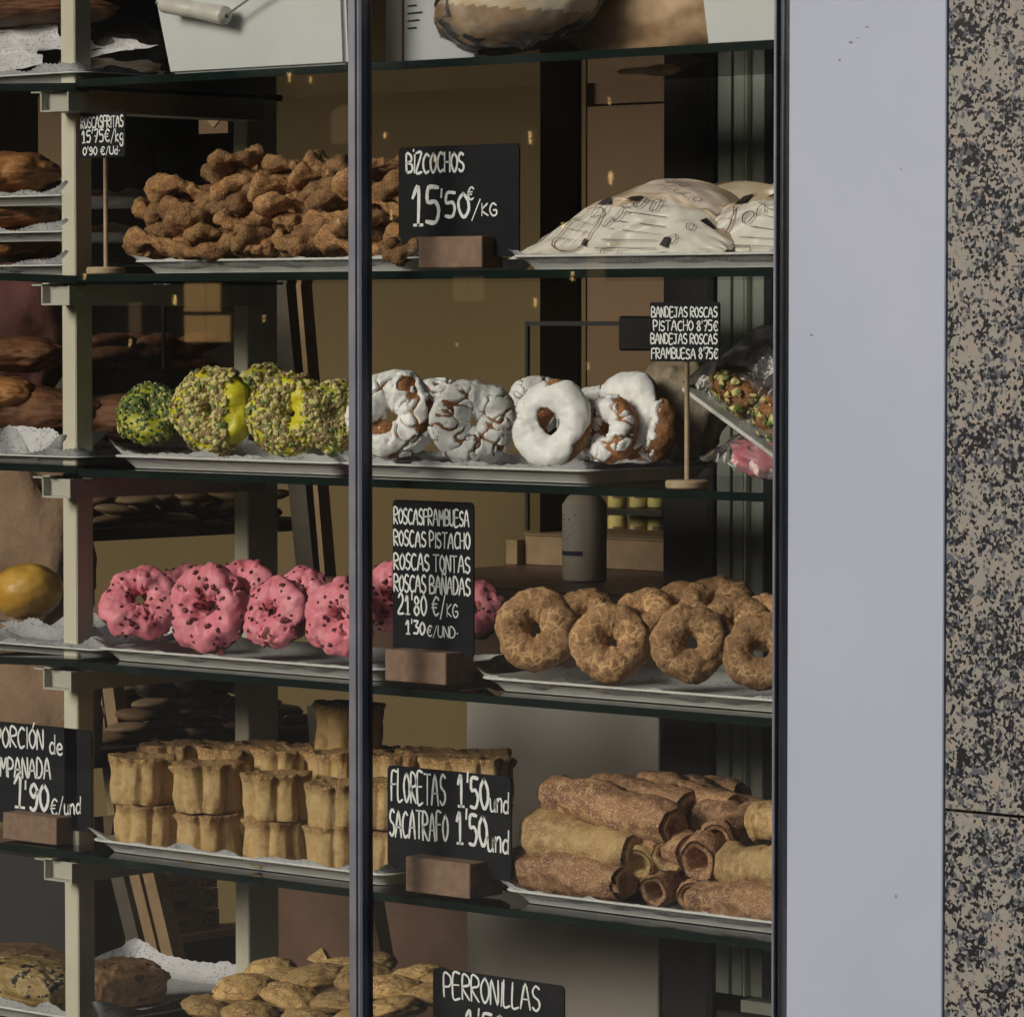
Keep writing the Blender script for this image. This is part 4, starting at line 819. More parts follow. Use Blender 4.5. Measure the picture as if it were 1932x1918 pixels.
# ------------------------------------------------------------------ ring pastries, third shelf
PM = [M_NUT1, M_NUT2, M_NUT3]
pistachio('small green pistachio ring at the left end of its tray', 284, 781, .13, 118, 38, -38, 21, [M_NUT3, M_NUT4, M_NUT1], [.5, .38, .12], M_IG, 900)
pistachio('pistachio ring with bare yellow icing down its right side, second from left', 405, 773, .12, 150, 22, -12, 22, PM, [.55, .35, .10], M_IY, 1500, bare=lambda q: q[0] > .030 and abs(q[2]) < .05)
pistachio('pistachio ring with a yellow patch beside a whole nut, third from left', 546, 783, .12, 142, 30, -14, 23, PM, [.40, .45, .15], M_IY, 1100, bare=lambda q: (.004 < q[0] < .03 and abs(q[2]-.002) < .032))
pistachio('dark pistachio ring half hidden behind the mullion', 632, 785, .16, 128, 48, -14, 24, PM, [.3, .5, .2], M_IG, 1100)
pistachio('pistachio ring behind the second and third ones', 498, 752, .25, 120, 35, -20, 25, PM, [.3, .5, .2], M_IG, 800)
white('white iced ring just right of the mullion, thick square patches', 738, 783, .12, 160, 30, -12, 31, .42, 0, 30)
white('white iced ring with small round hole, fourth from the right', 893, 797, .11, 152, 40, -10, 32, .38, 20, 40)
white('large smooth white iced ring turned aside, in front', 1046, 800, .11, 168, -8, -14, 33, .42, 40, 24, -.60, 1.5, R0=.0375, r0=.0200)
white('white iced ring tucked behind the large smooth one', 1118, 800, .19, 140, -6, -12, 34, .3, 70, 40, -.55)
white('tall white iced ring leaning behind the right ones', 1192, 787, .20, 158, -4, -10, 35, .42, 15, 22, -.58, 1.5)
white('dark edge-on ring at the end of the iced row', 1240, 812, .20, 124, -30, -10, 38, .2, 0, 40, -.75)
white('narrow iced ring squeezed in behind the smooth one', 1150, 812, .15, 128, -14, -12, 39, .3, 30, 40, -.6)
white('white iced ring showing behind the patchy pair', 1010, 765, .27, 110, 30, -20, 36, .35)
white('bluish white ring in the gap between the patchy pair', 822, 770, .25, 115, 30, -20, 37, .2)
# pale round loaf behind and wrapped trays at the right
o = obj('pale_ring_loaf', blob_mesh('pale_ring_loaf', M_PALE, .070, .058, .078, 41, .13, 2.6, 64, 40, o=4), None, at(1288, 768, .30), (0, R(10), 0)); tag(o, 'pale floury round loaf behind the small sign', 'loaf')
def bulge(x): return x
wt = thing('wrapped_pistachio_tray', 'tilted white tray of pistachio rings in clear wrap at the right end', 'wrapped tray', tuple(at(1375, 794, .09)), rot=(0, R(29), 0))
boxo('tray_board', M_TRAY, -.095, .20, 0, .19, -.006, .0, wt, .002)
for i, (x, y, z, s) in enumerate(((-.012, .05, .034, 1.1), (.075, .05, .036, 1.15), (.03, .13, .070, 1.2), (.120, .13, .065, 1.1))):
    q = obj('pistachio_ring', ring_mesh('pistachio_ring', 60+i, M_DOUGH, lump=.14, R0=.034, r0=.022), wt, (x, y, z), (R(80), 0, R(20*i)), s)
    me, Q, nn, tt = icing_mesh('icing', 60+i, M_IY, .4, 30, .002, back=.6, lump=.12, R0=.034, r0=.022)
    scatter_stuff('chopped_pistachios', Q, nn, tt, 620, .002, .0048, PM+[M_NUT4], q, lambda a, b_, c: b_[1] < .5, [.4, .3, .2, .1], 60+i)
def wrap_mesh(hx, hy, h, seed, amp=.010, nu=70, nv=50):
    u = np.linspace(-1, 1, nu); v = np.linspace(-1, 1, nv); U, Vv = np.meshgrid(u, v, indexing='ij'); d = (1-np.abs(U)**3.2)*(1-np.abs(Vv)**3.2); X = U*hx; Y = Vv*hy
    f = fbm(np.stack([X*22+seed, Y*22, 0*X], -1), 3); rid = np.abs(pn(np.stack([X*30+Y*10+seed*2, Y*22-X*8, 0*X], -1)))
    Z = h*d**.55+amp*f-amp*.8*rid*np.clip(d*3, 0, 1)+.004*(1-d); return mesh('plastic_wrap', np.stack([X, Y, Z], -1).reshape(-1, 3), gridF(nu, nv, False, False), [M_WRAP])
obj('plastic_wrap', wrap_mesh(.148, .097, .135, 3, .018), wt, (.052, .095, .003))
pk = thing('pink_wrapped_pack', 'pink pack in crinkled clear wrap under the tilted tray', 'pack', tuple(at(1392, 893, .07)), rot=(0, R(12), 0))
obj('pack', blob_mesh('pack', M_PINKBOX, .050, .05, .026, 44, .2, 2.6, 40, 24), pk, (.0, .06, .020)); obj('plastic_wrap', wrap_mesh(.075, .06, .046, 9, .014), pk, (.01, .05, .004))

# ------------------------------------------------------------------ fourth shelf
for a in (('pink raspberry ring at the left end, hole seen dark', 264, 1139, .11, 142, 44, -32, 1, 50), ('largest pink ring, second from the left', 398, 1148, .11, 160, 14, -10, 2, 62), ('pink ring with much bare dough at its lower right', 524, 1158, .115, 134, 6, -22, 3, 60), ('pink ring with a large open hole left of the mullion', 645, 1163, .11, 138, 10, -8, 4, 46),
          ('dusky pink ring behind the first two', 352, 1118, .24, 110, 30, -25, 5, 30), ('purplish pink ring rising behind the second', 462, 1118, .23, 125, 20, -18, 6, 40), ('pink ring showing behind the third and fourth', 570, 1128, .24, 110, 20, -25, 7, 30), ('pink ring right of the mullion behind the sign', 738, 1128, .20, 125, 35, -18, 8, 50), ('shaded pink ring right of the tall sign', 892, 1150, .39, 120, 30, -20, 9, 36)): pink(*a)
for a in (('leftmost cinnamon ring with a slanted hole', 1012, 1188, .10, 158, 26, -12, 11), ('second cinnamon ring, in front of its neighbours', 1152, 1211, .085, 152, 38, -16, 12), ('third cinnamon ring with round hole', 1302, 1213, .085, 150, 34, -12, 13), ('cinnamon ring cut off by the window jamb', 1436, 1227, .08, 148, 24, -14, 14),
          ('cinnamon ring behind the first gap', 1106, 1172, .22, 130, 36, -24, 15), ('pale cinnamon ring lying behind the second', 1212, 1160, .21, 120, 20, -48, 16), ('dark cinnamon ring lying on top of the back row', 1352, 1142, .27, 150, 30, -55, 17), ('cinnamon ring behind the third one', 1388, 1176, .19, 130, 30, -38, 18), ('flat cinnamon ring in the back row middle', 1288, 1150, .26, 130, 30, -50, 19), ('cinnamon ring at the far right of the back row', 1446, 1172, .22, 120, 30, -35, 20)): cinnamon(*a)

# ------------------------------------------------------------------ second shelf: fried rings and bags
def fried_mesh(seed):
    g = np.random.default_rng(seed); nu, nv = 64, 24; u = np.arange(nu)*2*math.pi/nu; v = np.arange(nv)*2*math.pi/nv; U, Vv = np.meshgrid(u, v, indexing='ij')
    ax, ay = .038*g.uniform(.85, 1.2), .024*g.uniform(.75, 1.25); rr = .0158*(1+.30*pn(np.stack([np.cos(U)*1.5+seed*3, np.sin(U)*1.5, 0*U], -1)))*(1+.25*np.cos(U*2+seed))
    c = np.stack([ax*np.cos(U), ay*np.sin(U), .008*np.sin(2*U+seed)], -1); rad = np.stack([np.cos(U), np.sin(U), 0*U], -1); zz = np.zeros_like(rad); zz[..., 2] = 1
    n = rad*np.cos(Vv)[..., None]+zz*np.sin(Vv)[..., None]; P = c+n*rr[..., None]
    d = .0060*fbm(P*42+seed*11, 4, .6)-.0035*np.abs(pn(P*60+seed)); P = P+n*d[..., None]; return mesh('fried_ring', P.reshape(-1, 3), gridF(nu, nv, True, True), [M_FRIED])
FM = [fried_mesh(i) for i in range(8)]
g = np.random.default_rng(12)
rows = [(466, 298, 785, 92, .07), (440, 320, 790, 96, .09), (414, 372, 790, 94, .11), (388, 352, 800, 96, .13), (362, 342, 800, 94, .15), (337, 425, 800, 96, .17), (316, 455, 800, 100, .19)]
for ri, (y, xl, xr, st_, Y) in enumerate(rows):
    x = xl+g.uniform(0, 20); nn_ = 0
    while x < xr:
        w = g.uniform(.85, 1.15); o = obj('fried_ring', FM[g.integers(8)], None, at(x, y+g.uniform(-6, 6), Y+g.uniform(-.015, .015)), (g.uniform(-.35, .25), g.uniform(-.25, .25), g.uniform(.1, 1.5)), (w*.92, w*.92, w*.86))
        tag(o, 'knobbly brown fried ring, %s from the left in the %s row of the heap' % (WORDS[nn_], WORDS[ri]), 'fried pastry', 'fried brown rings heaped on one tray'); x += st_*w*.92; nn_ += 1
for (x, y, s) in ((310, 392, .9), (335, 420, .9), (292, 456, .85), (448, 300, .8), (860, 445, .8)):
    o = obj('fried_ring', FM[g.integers(8)], None, at(x, y, .14), (g.uniform(-.5, .5), g.uniform(-.3, .3), g.uniform(0, 1.2)), s); tag(o, 'loose fried ring at the end of the heap, %s' % {310: 'upper left', 335: 'middle left', 292: 'lower left', 448: 'on top', 860: 'right of the chalk sign'}[x], 'fried pastry', 'fried brown rings heaped on one tray')
for i, (x, y, s) in enumerate(((340, 470, 1), (470, 462, 1), (620, 466, 1), (720, 440, 1), (400, 440, 1), (560, 420, 1), (680, 400, 1), (440, 390, 1), (500, 372, 1), (600, 362, 1), (700, 362, 1))):
    o = obj('fried_ring', FM[(i*3) % 8], None, at(x, y, .19), (.2*i, .1, .4*i), 1.1); tag(o, 'knobbly fried ring deep inside the heap, %s from the left' % WORDS[sorted((340, 470, 620, 720, 400, 560, 680, 440, 500, 600, 700)).index(x)], 'fried pastry', 'fried brown rings heaped on one tray')

def bag(label, xl, xr, yt, yb, Y0, skew, seed, print_t=.45):
    """a full plastic bag of biscuits lying on its tray: printed foot, clear middle, paper label"""
    z0 = ZT[1]+.016; X0 = atx(xl, Y0, z0); X1 = atx(xr, Y0, z0); w = X1-X0; H = at((xl+xr)/2, yt, Y0+.16)[2]-z0
    t = thing('biscuit_bag', label, 'bag', (X0, Y0, z0), group='printed plastic bags of biscuits')
    def S(s, v):
        """s, v in 0..1 -> point on the front of the bag"""
        s = np.asarray(s, float); v = np.asarray(v, float)
        hh = H*1.06*np.sin(math.pi*np.clip(s/1.06, 0, 1)**.80)**.50; x = w*(s+skew*v*(1-s)*.9)
        y = .125*(1-np.cos(v*1.45))+.012*fbm(np.stack([s*5+seed, v*4, 0*s], -1), 3); z = hh*np.sin(v*math.pi/2)+.007*fbm(np.stack([s*6+seed*3, v*5+2, 0*s], -1), 3)*np.sin(np.clip(v*1.2, 0, 1)*math.pi)
        return np.stack([x, y, z], -1)
    nu, nv = 60, 40; U, Vv = np.meshgrid(np.linspace(0, 1.05, nu), np.linspace(0, 1, nv), indexing='ij'); P = S(U, Vv); F = gridF(nu, nv, False, False)
    vc = Vv.reshape(-1)[F].mean(1); uc = U.reshape(-1)[F].mean(1); edge = print_t+.06*np.sin(uc*9+seed)
    lo_ = F[vc < edge]; hi_ = F[(vc >= edge)]
    me = mesh('printed_foot', P.reshape(-1, 3), lo_, [M_BAGW]); obj('printed_foot', me, t); me = mesh('clear_middle', P.reshape(-1, 3), hi_, [M_BAGC]); obj('clear_middle', me, t)
    bk = P.copy(); bk[..., 1] = P[..., 1]*0+.24-.03*np.cos(U*3); obj('bag_back', mesh('bag_back', bk.reshape(-1, 3), F[:, ::-1], [M_BAGC]), t)
    def fn(u, v, off): p = S(u, v); return (p[0], p[1]-off*2.2, p[2]+off*1.0)
    return t, fn, S
t1, fn1, S1 = bag('left bag of biscuits with a cursive name on its pale label', 952, 1345, 352, 476, .055, .35, 1, .50)
t2, fn2, S2_ = bag('right bag of biscuits cut off by the window jamb', 1200, 1600, 344, 476, .085, .45, 2, .50)
for t, fn in ((t1, fn1), (t2, fn2)):
    # label sheet
    nu, nv = 24, 12; U, Vv = np.meshgrid(np.linspace(.40, .90, nu), np.linspace(.60, .90, nv), indexing='ij'); P = np.array([[fn(U[i, j], Vv[i, j], .0008) for j in range(nv)] for i in range(nu)]); obj('paper_label', mesh('paper_label', P.reshape(-1, 3), gridF(nu, nv, False, False), [M_BAGP]), t)
    b = B(); cx, cy = .30, .24
    circ = [(cx+.085*math.cos(a), cy+.19*math.sin(a)) for a in np.linspace(0, 6.283, 24)]; ribbons(b, [circ], fn, .006, .0018, 0)
    for k in (-.5, 0, .5): ribbons(b, [[(cx+.085*k-.03, cy-.16*math.sqrt(1-k*k)), (cx+.085*k+.03, cy+.16*math.sqrt(1-k*k))], [(cx-.075, cy+.15*k+.03), (cx+.075, cy+.15*k-.03)]], fn, .004, .0018, 0)
    obj('wafer_drawing', b.me('wafer_drawing', [M_INKB]), t)
    b = B()
    for k in range(5): ribbons(b, [[(.44+.02*k, .08+.075*k), (.74-.01*k, .07+.075*k)]], fn, .006, .0018)
    for x, y in ((.44, .30), (.48, .36), (.55, .47), (.62, .46), (.80, .18), (.86, .34)): ribbons(b, [[(x+.018*math.cos(a), y+.05*math.sin(a)) for a in np.linspace(0, 6.28, 10)], [(x+.018, y), (x+.05, y+.02)]], fn, .0045, .0018)
    for x, y, w_, h_ in ((.30, .46, .07, .07), (.44, .50, .09, .055), (.35, .10, .03, .06), (.75, .10, .035, .09), (.88, .46, .08, .05)): b.add([fn(x, y, .0018), fn(x+w_, y-.01, .0018), fn(x+w_*.85, y+h_, .0018), fn(x+w_*.15, y+h_*.95, .0018)], [(0, 1, 2, 3)])
    for x, y, w_, h_ in ((.30, .36, .07, .10), (.45, .42, .08, .06), (.47, .02, .08, .05)): ribbons(b, [[(x, y), (x+w_, y-.01), (x+w_, y+h_), (x, y+h_), (x, y)]], fn, .0045, .0018, smooth=False)
    obj('drawings', b.me('drawings', [M_INK]), t)
b = B(); st_, tw = text_strokes('Santa', .12); ribbons(b, [[(.47+p[0]/tw*.17+p[1]*.02, .755+p[1]*.095) for p in q] for q in st_], fn1, .0038, .0022)
st_, tw = text_strokes('Lucia', .12); ribbons(b, [[(.58+p[0]/tw*.20+p[1]*.02, .655+p[1]*.085) for p in q] for q in st_], fn1, .0034, .0022)
ribbons(b, [[(.42, .74), (.48, .725), (.56, .70)], [(.57, .635), (.67, .632)]], fn1, .0045, .0022); obj('lettering', b.me('lettering', [M_INK]), t1)

# ------------------------------------------------------------------ fifth shelf: flower wafers and sugared rolls
def floreta_mesh(seed, h=.074, R0=.046):
    g = np.random.default_rng(seed); nu, L = 128, 8; U = np.arange(nu)*2*math.pi/nu; lob = R0*(1-.16*(1-np.abs(np.sin(U*L/2+seed)))**1.5); rows = []
    prof = [(0.0, .88), (.03, .95), (.15, .97), (.35, .985), (.6, .97), (.80, .975), (.90, 1.02), (.95, 1.05), (.985, 1.04), (1.0, 1.0), (1.0, .90), (.98, .82), (.95, .66)]
    for t_, s in prof: rows.append(np.stack([lob*s*np.cos(U), lob*s*np.sin(U), U*0+t_*h], -1))
    P = np.array(rows).transpose(1, 0, 2); rad = np.stack([np.cos(U), np.sin(U), 0*U], -1)[:, None, :]; tt = np.array([p[0] for p in prof])[None, :]
    P = P+rad*(.0045*fbm(P*np.array([38, 38, 26])+seed*3, 4, .6)+.0048*pn(P*85+seed)*np.clip((tt-.8)*5, 0, 1))[..., None]; P[..., 2] += (.0028*pn(P*60+seed+4)*np.clip((tt-.7)*3, 0, 1)+.002*pn(P*25+seed))
    F = [tuple(f) for f in gridF(nu, len(prof), True, False)]; V = [tuple(p) for p in P.reshape(-1, 3)]; n = len(prof)
    # floor of the hollow top: inner ring closed to a dimpled centre
    V.append((0, 0, h*.92)); V.append((0, 0, 0)); c = len(V)-2
    for i in range(nu): F.append((i*n+n-1, ((i+1) % nu)*n+n-1, c)); F.append((((i+1) % nu)*n, i*n, c+1))
    return mesh('flower_wafer', V, F, [M_FLOR])
FL = [floreta_mesh(i) for i in range(6)]
def flo(label, x, yb, Y, w, hpx, i, grp='flower shaped wafers', tz=0):
    """yb: row of the foot"""
    p = at(x, yb, Y); k = 1/pxm(p[0], Y); s = w*k/.089; sz = hpx*k/.074
    o = obj('flower_wafer', FL[i % 6], None, p, (R(random.uniform(-2, 2)), R(random.uniform(-2.5, 2.5)), R(random.uniform(0, 360))), (s, s, sz)); tag(o, label, 'wafer', grp)
flist = [(278, 1602, .105, 118, 88), (396, 1618, .10, 120, 88), (522, 1632, .095, 126, 88), (640, 1640, .09, 118, 88), (735, 1648, .11, 110, 84),
         (268, 1514, .11, 122, 90), (392, 1530, .10, 130, 92), (522, 1546, .095, 132, 90), (640, 1562, .09, 120, 88), (722, 1560, .13, 118, 90)]
names = ['first from the left', 'second from the left', 'third from the left', 'fourth, left of the mullion', 'fifth, behind the mullion']
for i, (x, y, Y, w, h_) in enumerate(flist): flo('golden flower shaped wafer in the front %s row, %s' % ('lower' if i < 5 else 'upper', names[i % 5]), x, y, Y, w, h_, i)
for i, (x, y) in enumerate(((330, 1592), (440, 1600), (560, 1604), (680, 1606), (800, 1606), (905, 1608), (325, 1504), (430, 1510), (535, 1514), (640, 1518), (745, 1524), (850, 1528), (912, 1531))): flo('browned flower shaped wafer, %s from the left in the second %s row' % (WORDS[i if i < 6 else i-6], 'lower' if i < 6 else 'upper'), x, y, .215, 116, 90 if i < 6 else 102, i, 'flower shaped wafers in the back rows')
for i, x in enumerate((385, 490, 595, 700, 805, 905)): flo('browned flower shaped wafer, %s from the left at the very back' % WORDS[i], x, 1506+i*4, .31, 116, 108, i+1, 'flower shaped wafers in the back rows')
flo('single flower wafer standing on top of the stack by the mullion', 657, 1424, .30, 128, 98, 2)

def roll_mesh(seed, L=.14, r=.0265, mat=M_ROLL, hollow=True):
    """a pastry wound round a rod: soft overlapping turns, open ends; axis along X"""
    nu, nv = 56, 30; g = np.random.default_rng(seed); X = np.linspace(-.5, .5, nu); A = np.arange(nv)*2*math.pi/nv; U, Vv = np.meshgrid(X, A, indexing='ij')
    ph = (U*2.2+Vv/(2*math.pi)*.9+seed*.37) % 1.0; step = np.where(ph < .90, .15*ph, .15*(1-(ph-.90)/.10)*.90)
    endr = 1-.18*np.clip((np.abs(U)-.42)/.08, 0, 1)**2; rr = r*(endr-.03+step); c = fbm(np.stack([U*3+seed, np.cos(Vv), np.sin(Vv)], -1)*1.2, 3); rr = rr*(1+.15*c+.05*np.sin(U*9+seed+np.cos(Vv)*1.2))
    bend = .004*np.sin(U*3+seed); P = np.stack([U*L, rr*np.cos(Vv), rr*np.sin(Vv)+bend], -1); P[..., 1:] += (.0012*pn(P*120+seed))[..., None]
    V = [tuple(p) for p in P.reshape(-1, 3)]; F = [tuple(f) for f in gridF(nu, nv, False, True)]; n0 = len(V)
    for side, i0, sg in ((-1, 0, 1), (1, nu-1, -1)):
        ring0 = [i0*nv+j for j in range(nv)]; prev = ring0
        for (k, dx) in (((.80, .000), (.62, .004), (.58, .03)) if hollow else ((.80, -.004), (.45, -.003), (.15, .004))):
            cur = []
            for j in range(nv): p = P[i0, j]; cur.append(len(V)); V.append((p[0]+sg*dx, p[1]*k, (p[2]-bend[i0, j])*k+bend[i0, j]))
            for j in range(nv):
                q = (prev[j], prev[(j+1) % nv], cur[(j+1) % nv], cur[j]); F.append(q if side > 0 else q[::-1])
            prev = cur
        F.append(tuple(prev) if side > 0 else tuple(prev[::-1]))
    return mesh('sugared_roll', V, F, [mat])
RB = [roll_mesh(i) for i in range(5)]; RG = [roll_mesh(10+i, mat=M_ROLLY) for i in range(3)]; RC = [roll_mesh(20+i, hollow=False) for i in range(3)]; RD = [roll_mesh(30+i, mat=M_ROLLY, hollow=False) for i in range(2)]
def roll(label, xa, ya, xb, yb, Ya, Yb_, dia, me):
    """a roll from one seen end to the other"""
    p, q = at(xa, ya, Ya), at(xb, yb, Yb_); a = Vector(q-p); L = a.length; rot = a.to_track_quat('X', 'Z').to_euler(); c = (p+q)/2; r_ = dia/pxm(c[0], c[1])/.054
    o = obj('sugared_roll', me, None, c, rot, (L/.14, r_, r_)); tag(o, label, 'pastry roll', 'sugared pastry rolls'); return o
roll('dark sugared roll lying lowest at the left front', 963, 1636, 1176, 1668, .09, .07, 82, RC[0])
roll('golden roll resting on the lowest left one', 1006, 1562, 1200, 1610, .10, .09, 88, RD[0])
roll('brown sugared roll lying on top at the left', 1040, 1502, 1268, 1556, .12, .10, 84, RC[1])
roll('short golden end poking out under the top left roll', 1150, 1600, 1235, 1632, .17, .13, 74, RG[1])
roll('shaded roll in the top layer, second from left', 1120, 1500, 1300, 1524, .20, .18, 80, RC[2])
roll('shaded roll in the top layer middle', 1215, 1494, 1390, 1530, .24, .2, 78, RB[3])
roll('dark roll at the right of the top layer', 1290, 1500, 1446, 1552, .27, .22, 84, RB[4])
roll('dark roll behind the top layer', 1180, 1490, 1400, 1510, .31, .30, 70, RB[0])
roll('open ended roll facing the street, right of centre', 1312, 1622, 1432, 1556, .06, .26, 82, RB[1])
roll('curled golden roll end left of the open one', 1256, 1610, 1345, 1572, .09, .24, 70, RG[2])
roll('golden roll by the jamb in the middle layer', 1370, 1626, 1500, 1640, .08, .08, 84, RD[1])
roll('open ended roll in the bottom layer, centre', 1232, 1684, 1330, 1650, .07, .24, 66, RB[2])
roll('open ended roll right of the bottom centre one', 1300, 1694, 1390, 1660, .09, .25, 60, RB[3])
roll('reddish brown roll at the right front corner', 1314, 1698, 1500, 1716, .07, .06, 78, RC[0])
roll('small browned roll lying across the left pile', 1196, 1566, 1300, 1600, .13, .11, 70, RC[2])
roll('short roll leaning in the middle of the pile', 1290, 1580, 1400, 1552, .16, .2, 72, RD[0])
roll('short brown roll on top at the right', 1330, 1540, 1440, 1575, .2, .17, 74, RC[1])
roll('short golden roll propped between the left and middle stacks', 1205, 1628, 1262, 1590, .08, .16, 66, RG[1])
roll('brown open ended roll above the centre ones', 1352, 1588, 1425, 1540, .10, .22, 72, RB[4])
roll('golden tip of a roll at the right edge', 1422, 1548, 1520, 1540, .12, .12, 74, RG[1])
roll('dark roll inside the pile behind the open ends', 1130, 1625, 1420, 1640, .27, .25, 90, RB[2])
roll('dark roll buried at the bottom of the pile', 1150, 1680, 1420, 1690, .28, .26, 84, RB[3])
roll('dark roll buried in the middle of the pile', 1100, 1560, 1440, 1590, .29, .28, 84, RB[0])
# round golden biscuits at the bottom
CK = [blob_mesh('round_biscuit', M_COOKIE, .048, .044, .020, 20+i, .10, 2.6, 56, 30, .3, 5) for i in range(5)]
cl_ = [(460, 1866, .10, 130), (556, 1884, .07, 140), (396, 1902, .08, 115), (590, 1850, .13, 150), (470, 1912, .05, 110), (688, 1846, .16, 130), (742, 1868, .12, 140), (650, 1893, .07, 130), (745, 1905, .06, 135), (806, 1878, .12, 110), (540, 1848, .19, 120), (636, 1832, .2, 120), (700, 1822, .25, 110), (780, 1848, .2, 130), (590, 1925, .05, 130), (690, 1930, .05, 130), (510, 1830, .24, 110), (846, 1860, .2, 110)]
for i, (x, y, Y, w) in enumerate(cl_):
    p = at(x, y, Y); o = obj('round_biscuit', CK[i % 5], None, p, (R(random.uniform(-14, 14)), R(random.uniform(-12, 12)), R(random.uniform(0, 360))), w/pxm(p[0], Y)/.098); tag(o, 'cracked round golden biscuit, %s from the left at the bottom of the window' % WORDS[sorted((c_[0], c_[1]) for c_ in cl_).index((x, y))], 'biscuit', 'round golden biscuits at the bottom')
p = at(596, 1812, .22); o = obj('broken_wafer', mesh('broken_wafer', [(-.02, 0, 0), (.03, .005, -.008), (.012, 0, .022), (-.022, .006, .004), (-.018, .012, -.004), (.03, .016, -.010), (.012, .01, .018)], [(0, 1, 2, 3), (4, 6, 5), (0, 4, 5, 1), (1, 5, 6, 2), (2, 6, 4, 3), (3, 4, 0)], [M_ROLLY], False), None, p); tag(o, 'pale triangular broken piece on top of the round biscuits', 'broken biscuit')

# ------------------------------------------------------------------ left end of the shelves
def ltray(label, lab2, xl, xr, yf, Y0, Y1, z, seed, h=.016):
    X0, X1 = atx(xl, Y0, z), atx(xr, Y0, z); tray('card_tray', label, X0, X1, Y0, Y1, z, h, seed=seed); liner(lab2, X0+.003, X1-.003, Y0+.003, Y1-.003, z, seed, .016, wave=.010)
def loaf(name, label, x, y, Y, wpx, hpx, dep, mat, seed, ridges=0, tilt=0, cat='loaf'):
    p = at(x, y, Y); k = 1/pxm(p[0], Y); sx, sz = wpx*k/2, hpx*k/2; nu, nv = 80, 36
    u = np.arange(nu)*2*math.pi/nu; v = np.linspace(0, math.pi, nv); U, Vv = np.meshgrid(u, v, indexing='ij'); n = np.stack([np.cos(Vv), np.sin(Vv)*np.cos(U), np.sin(Vv)*np.sin(U)], -1)
    d = 1+.08*fbm(n*2.6+seed, 5, .6); 
    if ridges: d = d+.10*np.abs(np.sin(n[..., 0]*ridges+n[..., 1]*2.5+seed))-.05
    P = n*d[..., None]*np.array([sx, dep/2, sz]); o = obj(name, mesh(name, P.reshape(-1, 3), gridF(nu, nv, True, False), [mat]), None, p, (0, R(tilt), 0)); tag(o, label, cat); return o
# second shelf left: three trays of plaited loaves stacked
for i, (yt, ycen, h_) in enumerate(((488, 462, 52), (430, 403, 48), (362, 326, 66))):
    z = ZT[1]+.0008 if i == 0 else at(60, yt+6, .05)[2]-.016
    ltray('card tray, %s of the three stacked at the left' % ('lowest', 'middle', 'topmost')[i], 'crinkled paper in the %s tray of the left stack' % ('lowest', 'middle', 'topmost')[i], -130, 124, 0, .05, .33, z, 20+i)
    loaf('plaited_loaf', 'orange brown plaited loaf in the %s tray of the left stack' % ('lowest', 'middle', 'topmost')[i], 12, ycen, .15, 215, h_+14, .16, M_CRUST, 3+i, 5)
# third shelf left
ltray('card tray at the left end of the third shelf', 'speckled paper turned up at the left end of the third shelf', -130, 150, 0, .04, .33, ZT[2]+.0008, 25)
loaf('brown_loaf', 'glossy brown loaf lying in the paper, left end', 60, 775, .20, 330, 95, .15, M_DCRUST, 5, 2); loaf('brown_loaf', 'scored brown loaf in front of the glossy one', -10, 742, .15, 210, 66, .12, M_CRUST, 6, 3)
loaf('brown_loaf', 'dark long loaf lying on top of the others, left end', 30, 668, .2, 250, 68, .13, M_DCRUST, 7, 2); loaf('brown_loaf', 'dark loaf reaching behind the front post', 235, 790, .27, 250, 90, .13, M_DCRUST, 8)
liner('tall speckled paper fold in front of the brown loaves', atx(-60, .05, ZT[2]), atx(118, .05, ZT[2]), .05, .14, ZT[2]+.006, 31, .028, wave=.03)
# fourth shelf left
ltray('card tray under the yellow bun', 'white speckled paper under the yellow bun', -130, 190, 0, .04, .33, ZT[3]+.0008, 27)
o = obj('yellow_bun', blob_mesh('yellow_bun', M_BUN, .060, .055, .045, 9, .05, 1.8, 60, 40, o=4), None, at(52, 1115, .12), (0, R(-8), 0)); tag(o, 'round glossy yellow bun at the left edge', 'bun')
liner('raised flap of speckled paper behind the yellow bun', atx(20, .12, ZT[3]), atx(215, .12, ZT[3]), .10, .30, ZT[3]+.012, 33, .020, wave=.02)
# sixth shelf left: empanada slices
z6 = ZT[5]
Xa, Xb = atx(-160, .10, z6), atx(440, .33, z6)
tray('card_tray', 'large card tray with pies at the bottom left', Xa, at(330, 1850, .30)[0]+.06, .08, .60, z6+.0008, .022); liner('speckled paper under the pies at the bottom left', Xa+.004, at(330, 1850, .30)[0]+.056, .085, .59, z6, 41, .030, wave=.012)
def slab(name, label, x, y, Y, wpx, hpx, dep, mats, seed, rz=0, tilt=0, cat='pie', e=.45):
    """a thick slice: flat top and sides, soft edges, cut face towards the street"""
    p = at(x, y, Y); k = 1/pxm(p[0], Y); nu, nv = 90, 44; u = np.arange(nu)*2*math.pi/nu; v = np.linspace(0, math.pi, nv); U, Vv = np.meshgrid(u, v, indexing='ij')
    f = lambda c: np.sign(c)*np.abs(c)**e; n = np.stack([f(np.sin(Vv))*f(np.cos(U)), f(np.sin(Vv))*f(np.sin(U)), f(np.cos(Vv))], -1); d = 1+.10*fbm(n*2.2+seed, 4, .6); P = n*d[..., None]*np.array([wpx*k/2, dep/2, hpx*k/2])
    P[..., 2] += .35*P[..., 0]*0-.12*np.abs(P[..., 0]); F = gridF(nu, nv, True, False); mi = None
    o = obj(name, mesh(name, P.reshape(-1, 3), F, mats, True, mi), None, p, (0, R(tilt), R(rz))); tag(o, label, cat); return o
